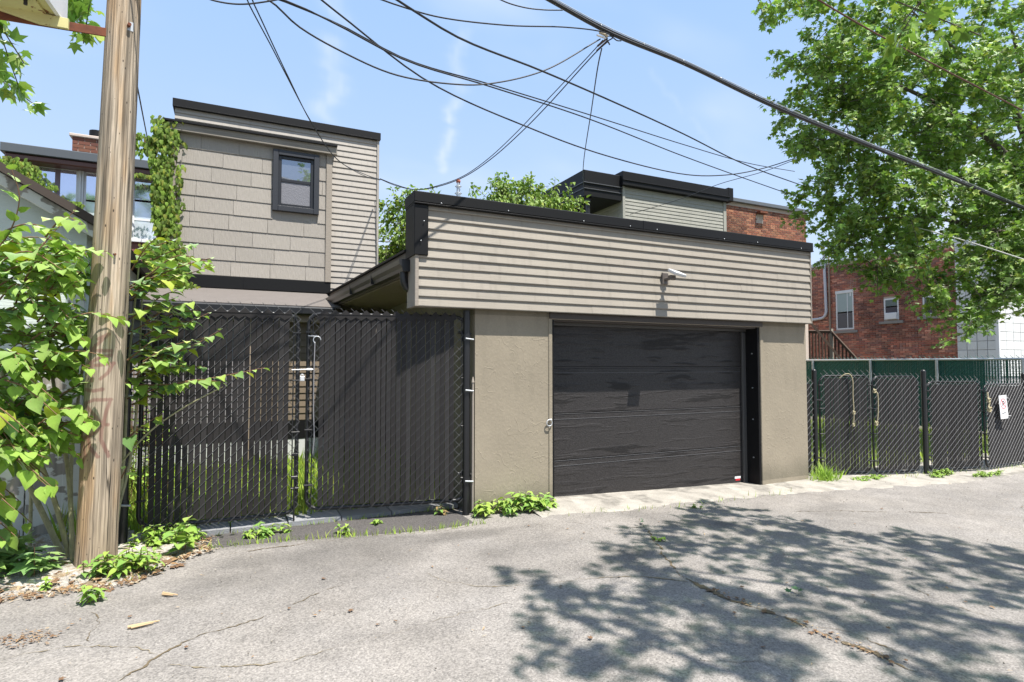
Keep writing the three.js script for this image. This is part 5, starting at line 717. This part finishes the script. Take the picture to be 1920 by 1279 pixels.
// ------------------------------------------------------------------ the creeper on the house corner and its patches on the left
function creeper(lab, seed, boxes, size = 0.1) {
  const t = thing('creeper', lab, 'creeper'), r = rng(seed), L = [], cs = [], st = [];
  for (const [x0, x1, y0, y1, z0, z1, n] of boxes) {
    for (let i = 0; i < n; i++) { const v = r(); if (n > 500 && fbm(v * 14, x0 * 5 + seed, 9999, 9999, 3, 9) < 0.22 + 0.25 * r()) continue; const e = 0.25 + 1.5 * fbm(v * 5 + x0 * 7, seed, 9999, 9999, 4, 4), xm = (x0 + x1) / 2 + (n > 500 ? 0.14 * (fbm(v * 3.4, seed + 4, 9999, 9999, 3, 2) - 0.5) : 0), p = [xm + (r() - 0.5) * (x1 - x0) * e, mix(y0, y1, v), mix(z0, z1, r())], d = new THREE.Vector3((r() - 0.5) * 1.2, -0.9, 0.3 * r()); L.push(M4(p, aim(d, new THREE.Vector3(0.1, 0.55, 1).add(jit(r, 1.1))), size * (0.6 + 0.7 * r()))); const k = mix(0.5, 1.5, r()); cs.push(C3(k * (r() < 0.2 ? 1.4 : 1), k, k * 0.9)); }
    st.push([[x0 + 0.5 * (x1 - x0), y0, z0], [x0 + 0.4 * (x1 - x0), y1, z0]]);
  }
  part('stem', tubes(st, 0.012, 5), mTwig, t); inst('foliage', OVAL[0], mVine, L, t, (i) => cs[i]);
}
creeper('thick green creeper climbing the left corner of the shingled house', 51, [[-4.33, -4.05, 2.6, 5.1, -4.6, -4.22, 2600], [-4.36, -4.02, 4.9, 5.28, -4.5, -4.25, 300], [-4.62, -4.3, 4.72, 5.0, -4.5, -4.3, 110], [-4.42, -3.85, 2.55, 3.4, -4.45, -4.15, 1300], [-4.78, -4.5, 4.9, 5.02, -4.4, -4.3, 30], [-4.1, -3.96, 3.3, 4.6, -4.4, -4.22, 120]], 0.07);
creeper('light green creeper hanging over the shed roof in front of the red brown house', 53, [[-6.98, -6.4, 4.5, 5.15, -7.2, -6.9, 600], [-6.65, -6.15, 4.1, 4.8, -7.2, -6.9, 560], [-6.95, -6.7, 4.9, 5.2, -7.2, -7.0, 120], [-6.3, -5.75, 4.44, 4.56, -7.35, -7.2, 140], [-5.95, -5.8, 4.15, 4.55, -7.35, -7.25, 80], [-5.2, -4.5, 5.1, 5.18, -7.15, -7.05, 70]], 0.075);

// ------------------------------------------------------------------ knotweed round the pole: canes, branches and single leaves
function knotweed(lab, seed, canes, branches) {
  const t = thing('knotweed_plant', lab, 'plant'), r = rng(seed), all = [];
  canes.forEach(([pts, a, b]) => part('cane', [taper(pts, a, b, 7, 16)], mCane, t));
  const tw = [];
  for (const [pts, n, s0 = 0.125, hang = 0.5] of branches) {
    const c = new THREE.CatmullRomCurve3(pts.map(V), false, 'centripetal'); tw.push(taper(pts, 0.007, 0.0025, 5, 12));
    for (let i = 0; i < n; i++) {
      const f = (i + 0.6) / n, p = c.getPointAt(Math.min(1, f)), d = c.getTangentAt(Math.min(1, f)), side = new THREE.Vector3().crossVectors(d, UP).normalize().multiplyScalar(i % 2 ? 1 : -1);
      const dir = d.clone().multiplyScalar(0.75).addScaledVector(side, 0.8).add(jit(r, 0.5)); dir.y -= hang * (0.4 + 0.8 * r());
      const nrm = UP.clone().add(jit(r, 0.8)).addScaledVector(side, 0.25);
      const stalk = p.clone().addScaledVector(dir.clone().normalize(), 0.02 + 0.01 * r());
      all.push([stalk, aim(dir, nrm), s0 * (0.45 + 0.72 * r()) * (1 - 0.4 * f * f), dir.lengthSq()]);
    }
  }
  part('branches', tw, mTwig, t);
  all.sort((a, b) => b[2] - a[2]);
  all.slice(0, 300).forEach(([p, q, s]) => { const o = part('leaf', HEART[Math.floor(r() * 4)], mKnot[Math.floor(r() * 6)], t); o.position.copy(p); o.quaternion.copy(q); o.scale.setScalar(s); });
  if (all.length > 300) inst('small_leaves', HEART[0], mKnot[1], all.slice(300).map(([p, q, s]) => M4(p, q, s)), t, () => { const k = 0.8 + 0.5 * r(); return C3(k, k, k); });
}
{
  const r = rng(61), br = [], canes = [[[[-4.38, 0, -0.1], [-4.5, 0.6, 0.0], [-4.75, 1.4, 0.15], [-4.95, 2.3, 0.3]], 0.021, 0.01], [[[-4.46, 0, -0.25], [-4.7, 0.6, -0.25], [-5.0, 1.3, -0.2], [-5.3, 2.1, -0.1]], 0.024, 0.011], [[[-4.34, 0, 0.0], [-4.4, 0.7, -0.05], [-4.55, 1.6, -0.1], [-4.6, 2.5, 0.0]], 0.019, 0.009], [[[-4.55, 0, 0.05], [-4.8, 0.5, 0.1], [-5.1, 1.1, 0.2], [-5.3, 1.9, 0.3]], 0.02, 0.009], [[[-4.7, 0, -0.35], [-4.72, 0.8, -0.4], [-4.75, 1.7, -0.4]], 0.015, 0.008], [[[-4.36, 0.05, -0.05], [-4.42, 0.8, -0.25], [-4.36, 1.7, -0.3], [-4.3, 2.35, -0.2]], 0.018, 0.008]];
  // leafy tops: a dense crown from shoulder height to the shed eave
  for (let i = 0; i < 150; i++) { const x = rr(-5.2, -4.4, r), y = rr(0.85, 2.5, r), z = rr(-0.35, 0.45, r), a = rr(-0.5, 1.2, r), l = rr(0.35, 0.6, r) * (x > -4.75 ? 0.75 : 1); br.push([[[x, y, z], [x + Math.cos(a) * l * 0.5, y + 0.12, z + Math.sin(a) * l * 0.5], [x + Math.cos(a) * l, y + rr(-0.06, 0.12, r), z + Math.sin(a) * l]], 10, 0.135, 0.5]); }
  // tall sprays in front of the gable
  br.push([[[-4.9, 2.25, 0.4], [-4.72, 2.45, 0.42], [-4.62, 2.75, 0.5], [-4.66, 2.95, 0.55]], 11, 0.12, 0.1], [[[-4.75, 2.2, 0.4], [-4.55, 2.35, 0.45], [-4.42, 2.55, 0.45], [-4.3, 2.72, 0.45]], 9, 0.115, 0.2], [[[-4.9, 2.3, 0.5], [-4.8, 2.5, 0.6], [-4.85, 2.75, 0.6]], 8, 0.12, 0.2], [[[-4.8, 2.1, 0.35], [-4.55, 2.3, 0.35], [-4.28, 2.42, 0.38], [-4.1, 2.42, 0.46]], 13, 0.125, 0.4], [[[-4.8, 1.9, 0.3], [-4.5, 2.1, 0.35], [-4.25, 2.2, 0.42]], 11, 0.13, 0.4]);
  // the big loose leaves low on the left
  for (let i = 0; i < 34; i++) { const x = rr(-4.95, -4.42, r), y = rr(0.3, 1.4, r), z = rr(0.2, 0.75, r); br.push([[[x - 0.25, y + 0.25, z - 0.2], [x - 0.1, y + 0.2, z - 0.05], [x + 0.12, y, z + 0.05]], 6, 0.16, 1.1]); }
  br.push([[[-4.5, 1.55, 0.3], [-4.32, 1.66, 0.45], [-4.2, 1.66, 0.52], [-4.06, 1.62, 0.58]], 8, 0.14, 0.9]);
  knotweed('bright green knotweed thicket left of the pole in front of the shed', 63, canes, br);
}
{
  const r = rng(71), br = [[[[-4.02, 1.28, -0.1], [-3.75, 1.38, 0.05], [-3.35, 1.46, 0.25], [-2.98, 1.54, 0.38]], 17, 0.115, 0.55], [[[-4.0, 1.5, 0], [-3.75, 1.62, 0.12], [-3.5, 1.74, 0.22], [-3.32, 1.86, 0.26]], 16, 0.11, 0.3], [[[-4.0, 1.6, 0.1], [-3.8, 1.78, 0.15], [-3.55, 1.92, 0.25], [-3.4, 2.0, 0.3]], 14, 0.11, 0.25], [[[-4.0, 2.1, 0.0], [-3.8, 2.25, 0.15], [-3.6, 2.3, 0.28], [-3.38, 2.38, 0.36]], 16, 0.12, 0.35], [[[-4.0, 2.2, 0.1], [-3.85, 2.3, 0.2], [-3.65, 2.45, 0.3], [-3.42, 2.4, 0.4]], 14, 0.12, 0.4], [[[-4.0, 2.35, 0], [-3.9, 2.52, 0.1], [-3.8, 2.62, 0.2]], 10, 0.12, 0.3], [[[-4.0, 1.4, 0], [-3.7, 1.4, 0.1], [-3.5, 1.44, 0.2], [-3.3, 1.42, 0.3]], 15, 0.115, 0.7]];
  for (let i = 0; i < 26; i++) { const y = rr(1.3, 2.55, r), x = rr(-4.05, -3.85, r), l = rr(0.25, 0.5, r), z = rr(-0.2, 0.2, r); br.push([[[x, y - 0.08, z], [x + l * 0.5, y + 0.03, z + 0.1], [x + l, y + rr(-0.02, 0.12, r), z + 0.18]], 10, 0.12, 0.45]); }
  br.push([[[-4.06, 0.9, 0.0], [-3.9, 1.05, 0.05], [-3.75, 1.16, 0.1]], 6, 0.12, 0.8], [[[-4.02, 0.65, 0.1], [-3.98, 0.75, 0.15]], 2, 0.13, 1]);
  knotweed('bright green knotweed boughs reaching right from the pole across the gate', 73, [[[[-4.1, 0, -0.15], [-4.05, 0.7, -0.2], [-4.02, 1.5, -0.1], [-3.95, 2.4, 0.0]], 0.016, 0.007], [[[-4.14, 0, -0.05], [-4.0, 0.8, -0.25], [-3.95, 1.6, -0.15], [-3.92, 2.3, 0]], 0.015, 0.006], [[[-4.05, 0.75, -0.05], [-3.85, 1.0, 0], [-3.6, 1.2, 0.1], [-3.3, 1.38, 0.25]], 0.008, 0.004]], br);
}

// ------------------------------------------------------------------ weeds, seedlings, grass
function weed(lab, seed, [x, z], rx, rz, h, n, size, o = {}) {
  const { geo = OVAL, each = false, ms = mWeed, cat = 'weed', name = 'weed' } = o, y0 = gy(x, z), t = thing(name, lab, cat, [x, y0, z]), r = rng(seed), st = [], L = [];
  const stems = Math.max(3, Math.round(n / 7));
  for (let s = 0; s < stems; s++) {
    const a = r() * 6.28, q = Math.sqrt(r()), bx0 = Math.cos(a) * q * rx, bz = Math.sin(a) * q * rz, hh = h * (0.45 + 0.6 * r()) * (1 - 0.35 * q), top = [bx0 + (r() - 0.5) * 0.08, hh, bz + (r() - 0.3) * 0.06];
    st.push([[bx0, -0.02, bz], top]);
    for (let k = 0; k < 7; k++) { const f = 0.25 + 0.75 * (k + r()) / 7, p = new THREE.Vector3(mix(bx0, top[0], f), hh * f, mix(bz, top[2], f)), d = new THREE.Vector3(Math.cos(k * 2.4 + s), 0.15 - 0.3 * r(), Math.sin(k * 2.4 + s)); L.push([p, aim(d, UP.clone().add(jit(r, 0.8))), size * (0.6 + 0.6 * r())]); }
  }
  part('stems', tubes(st, 0.0025, 4), mTwig, t);
  if (each) L.slice(0, 280).forEach(([p, q, s]) => { const l = part('leaf', geo[Math.floor(r() * geo.length)], ms[Math.floor(r() * ms.length)], t); l.position.copy(p); l.quaternion.copy(q); l.scale.setScalar(s); });
  else inst('foliage', geo[0], ms[0], L.map(([p, q, s]) => M4(p, q, s)), t, () => { const k = 0.75 + 0.5 * r(); return C3(k, k, k * 0.9); });
}
weed('leafy green nettle clump along the foot of the left garage pier', 81, [-0.5, 0.14], 0.46, 0.12, 0.25, 280, 0.085, { each: true });
weed('lobed maple seedling with dark green leaves at the shed foot left of the pole', 83, [-4.62, 0.25], 0.22, 0.2, 0.42, 66, 0.15, { each: true, geo: MAPLE, ms: [0, 1, 2].map((i) => leafMat('seedling leaf', [0.14 + 0.04 * i, 0.28 + 0.04 * i, 0.07], 0.3)), name: 'maple_seedling', cat: 'seedling' });
weed('bright weed growing in front of the foot of the utility pole', 85, [-3.93, 0.5], 0.26, 0.14, 0.24, 190, 0.072, { each: true });
weed('small leafy seedling standing alone in the asphalt before the pole', 87, [-4.05, 1.0], 0.07, 0.05, 0.15, 24, 0.075, { each: true });
weed('tall round leafed seedling between pole and left gate', 89, [-3.62, 0.1], 0.16, 0.12, 0.36, 30, 0.11, { each: true, geo: HEART });
weed('green ground weed under the left gate leaf near the pole', 90, [-3.72, -0.22], 0.3, 0.12, 0.24, 260, 0.06);
weed('small yellowish weed under the middle of the gates', 91, [-2.95, -0.1], 0.26, 0.1, 0.14, 100, 0.065, { each: true });
weed('reddish weed on the paving slab edge by the right gate leaf', 92, [-1.25, -0.12], 0.07, 0.06, 0.14, 28, 0.06, { each: true, ms: [leafMat('reddish leaf', [0.25, 0.17, 0.06], 0.3), mWeed[1]] });
weed('single upright weed in the dark asphalt strip below the gates', 93, [-2.28, 0.14], 0.03, 0.03, 0.17, 18, 0.06, { each: true });
weed('tiny weed tuft on the paving edge left of the reddish weed', 94, [-1.95, -0.05], 0.05, 0.03, 0.07, 16, 0.05);
weed('low sprout in the gravel left of the pole foot', 95, [-4.35, 0.62], 0.08, 0.05, 0.09, 20, 0.05);
weed('low weeds along the first black gate panel on the right', 96, [5.15, 0.28], 0.4, 0.1, 0.08, 264, 0.04);
weed('low green weeds at the foot of the tall middle fence post', 97, [6.35, 0.58], 0.3, 0.1, 0.12, 198, 0.05);
weed('sparse weeds on the dusty verge under the widest fence panel', 98, [7.0, 0.85], 0.35, 0.1, 0.08, 176, 0.045);
weed('weeds under the sign panel at the right edge', 99, [8.3, 0.85], 0.3, 0.08, 0.12, 60, 0.05);
weed('small dry tuft in the crack before the garage apron', 100, [0.24, 1.5], 0.06, 0.04, 0.05, 18, 0.04);
weed('little weed at the apron edge in front of the garage door', 101, [1.5, 0.62], 0.09, 0.04, 0.06, 22, 0.04);
weed('leafy shrub behind the left gate next to the pole', 103, [-4.25, -1.6], 0.5, 0.4, 1.7, 900, 0.06, { name: 'shrub', cat: 'shrub' });
function blade() { const g = new THREE.BufferGeometry(); g.setAttribute('position', new THREE.Float32BufferAttribute([-0.03, 0, 0, 0.03, 0, 0, -0.024, 0.5, 0.06, 0.024, 0.5, 0.06, 0, 1, 0.3], 3)); g.setIndex([0, 1, 2, 1, 3, 2, 2, 3, 4]); g.computeVertexNormals(); return g; }
const BLADE = blade();
function grass(lab, seed, n, spot, hgt, name = 'grass', kind = 'stuff', cat) {
  const r = rng(seed), L = []; for (let i = 0; i < n; i++) { const [x, z] = spot(r), h = hgt * (0.5 + 0.8 * r()); L.push(M4([x, gy(x, z) - 0.01, z], E3((r() - 0.5) * 0.9, r() * 6.28, (r() - 0.5) * 0.6), [h * 0.9 + 0.05, h, h])); }
  const o = inst(name, BLADE, mGrass, L, scene, () => { const k = 0.7 + 0.7 * r(); return C3(k * (0.9 + 0.4 * r()), k, k * 0.8); }); o.name = numbered(name); tag(o, lab, cat, null, kind);
}
grass('bright lawn grass in the yard behind the gates', 111, 9000, (r) => [rr(-4.6, -1.0, r), rr(-4.4, -0.55, r)], 0.3);
grass('lawn grass in the yard behind the low black fence', 113, 7000, (r) => [rr(4.3, 13, r), rr(-6, 0, r)], 0.2);
grass('scattered short weeds and dry blades along the gate foot, the pier and the fence', 115, 900, (r) => { const q = r(); if (q < 0.34) { const x = rr(-3.45, -0.95, r); return [x, 0.07 + 0.3 * smooth(-3.4, -1.3, x) + (r() - 0.5) * 0.07]; } if (q < 0.5) return [rr(-3.4, -1, r), -0.3 + 0.03 * r()]; if (q < 0.78) { const x = rr(4.4, 9, r); return [x, 0.08 + 0.17 * (x - 4.4) - 0.12 * smooth(6.5, 8.6, x) + (r() * r()) * 0.25]; } if (q < 0.88) { const x = rr(-0.3, 3.4, r); return [x, 0.42 + 0.06 * Math.sin(x * 1.3) + (r() - 0.5) * 0.12]; } return [rr(-5, -3.4, r), rr(-0.4, 0.75, r)]; }, 0.075, 'edge_weeds');
{ const t = thing('grass_tuft', 'long bladed grass tuft at the right foot of the garage pier', 'grass tuft', [4.42, gy(4.42, 0.08), 0.1]), r = rng(117), L = []; for (let i = 0; i < 210; i++) { const a = r() * 6.28, q = r(), h = 0.1 + 0.22 * r() * (1 - 0.5 * q); L.push(M4([Math.cos(a) * q * 0.3, -0.01, Math.sin(a) * q * 0.12], E3((r() - 0.5) * 1.1, r() * 6.28, (r() - 0.5) * 0.7), [h * 1.1, h, h])); } inst('blades', BLADE, mGrass, L, t, () => { const k = 0.8 + 0.6 * r(); return C3(k, k, k * 0.8); }); }

// ------------------------------------------------------------------ litter: dead leaves, pebbles, twigs
{
  const r = rng(121), fl = [0, 1, 2, 3].map(() => []), push = (x, z, s, k) => fl[k].push(M4([x, gy(x, z) + 0.012 + 0.02 * r() * (z < 0.6 && x < -3.3), z], E3(-Math.PI / 2 + (r() - 0.5) * 0.5, r() * 6.28, (r() - 0.5) * 0.5, 'YXZ'), s * 1.3));
  for (let i = 0; i < 1900; i++) { const x = rr(-5.4, -3.35, r), zm = 0.82 - 0.6 * smooth(-3.95, -3.3, x), z = zm - 0.02 - Math.abs(r() + r() - 1) * 1.0; push(x, z, 0.015 + 0.05 * r() * r(), Math.floor(r() * 4)); }
  for (let i = 0; i < 420; i++) push(rr(-5, 6, r), rr(0.45, 4.3, r), 0.008 + 0.022 * r() * r(), Math.floor(r() * 4));
  for (let i = 0; i < 170; i++) push(-4.27 + (r() + r() - 1) * 0.22, 1.5 + (r() + r() - 1) * 0.16, 0.006 + 0.012 * r(), Math.floor(r() * 3));
  for (let i = 0; i < 130; i++) { const f = r(); push(mix(-0.2, -0.02, f) + (r() - 0.5) * 0.1, mix(2.6, 3.8, f), 0.008 + 0.018 * r(), Math.floor(r() * 4)); }
  const FLAT = [heartLeaf(0.62, 0.12, 0.12), heartLeaf(0.3, 0.2, 0.2, 0.8), mapleLeaf(0.08, 0.08), heartLeaf(0.22, 0.1, 0.25, 1.2)];
  fl.forEach((l, i) => { const o = inst('leaf_litter', FLAT[i], mDeadLeaf[i], l, scene); o.name = numbered('leaf_litter'); tag(o, ['tan dead leaves and scraps strewn over the verge and alley', 'pale tan leaf scraps strewn over the verge and alley', 'dark brown dead leaves strewn over the verge and alley', 'straw coloured scraps strewn over the verge and alley'][i], null, null, 'stuff'); });
  const pb = []; for (let i = 0; i < 900; i++) { const a = i < 620, x = a ? rr(-5.4, -3.3, r) : rr(-5, 6, r), z = a ? rr(-0.6, 0.82 - 0.6 * smooth(-3.95, -3.3, x), r) : rr(0.35, 4.3, r); pb.push(M4([x, gy(x, z) + 0.012, z], E3(r() * 6, r() * 6, r() * 6), [0.003 + 0.008 * r() * (a ? 1.2 : 0.45), 0.003 + 0.004 * r(), 0.003 + 0.008 * r() * (a ? 1.2 : 0.45)])); }
  const o = inst('pebbles', new THREE.IcosahedronGeometry(1, 0), mat('pebble', [0.27, 0.25, 0.225], { roughness: 0.95 }), pb, scene, () => { const k = 0.5 + 0.9 * r(); return C3(k, k * 0.97, k * 0.92); }); tag(o, 'small pale pebbles strewn over verge and alley', null, null, 'stuff');
  for (const [x, z, l, a, lab] of [[-3.68, 1.57, 0.16, 0.15, 'split piece of tan bark lying on the alley before the pole'], [-3.58, 1.11, 0.12, -0.7, 'thin brown twig lying on the asphalt right of the pole']]) { const t = thing('stick', lab, 'stick', [x, gy(x, z) + 0.012, z], a); part('wood', [taper([[-l / 2, 0, 0], [0, 0.006, 0.012], [l / 2, 0.0, 0]], 0.011, 0.004, 5, 6), taper([[-l * 0.4, 0, 0.02], [0.02, 0.004, 0.025], [l * 0.3, 0, 0.015]], 0.007, 0.003, 5, 6)], mat('split bark', [0.42, 0.3, 0.17]), t); }
  for (const [x, z, lab] of [[0.24, 2.88, 'fallen dark green leaf cluster lying in the tree shade'], [0.46, 0.98, 'wilted grey green leaf lying near the apron edge']]) { const t = thing('fallen_leaf', lab, 'leaf', [x, gy(x, z) + 0.02, z]); for (let i = 0; i < 3; i++) { const q = part('leaf', MAPLE[0], leafMat('fallen leaf', [0.05, 0.12, 0.05], 0.2), t); q.position.set((r() - 0.5) * 0.12, 0.01, (r() - 0.5) * 0.06); q.rotation.set(-1.3 + r() * 0.5, r() * 6, 0, 'YXZ'); q.scale.setScalar(0.042); } }
}

scene.traverse((o) => { if (o.isMesh) { o.castShadow = true; o.receiveShadow = true; } });
renderer.render(scene, camera);
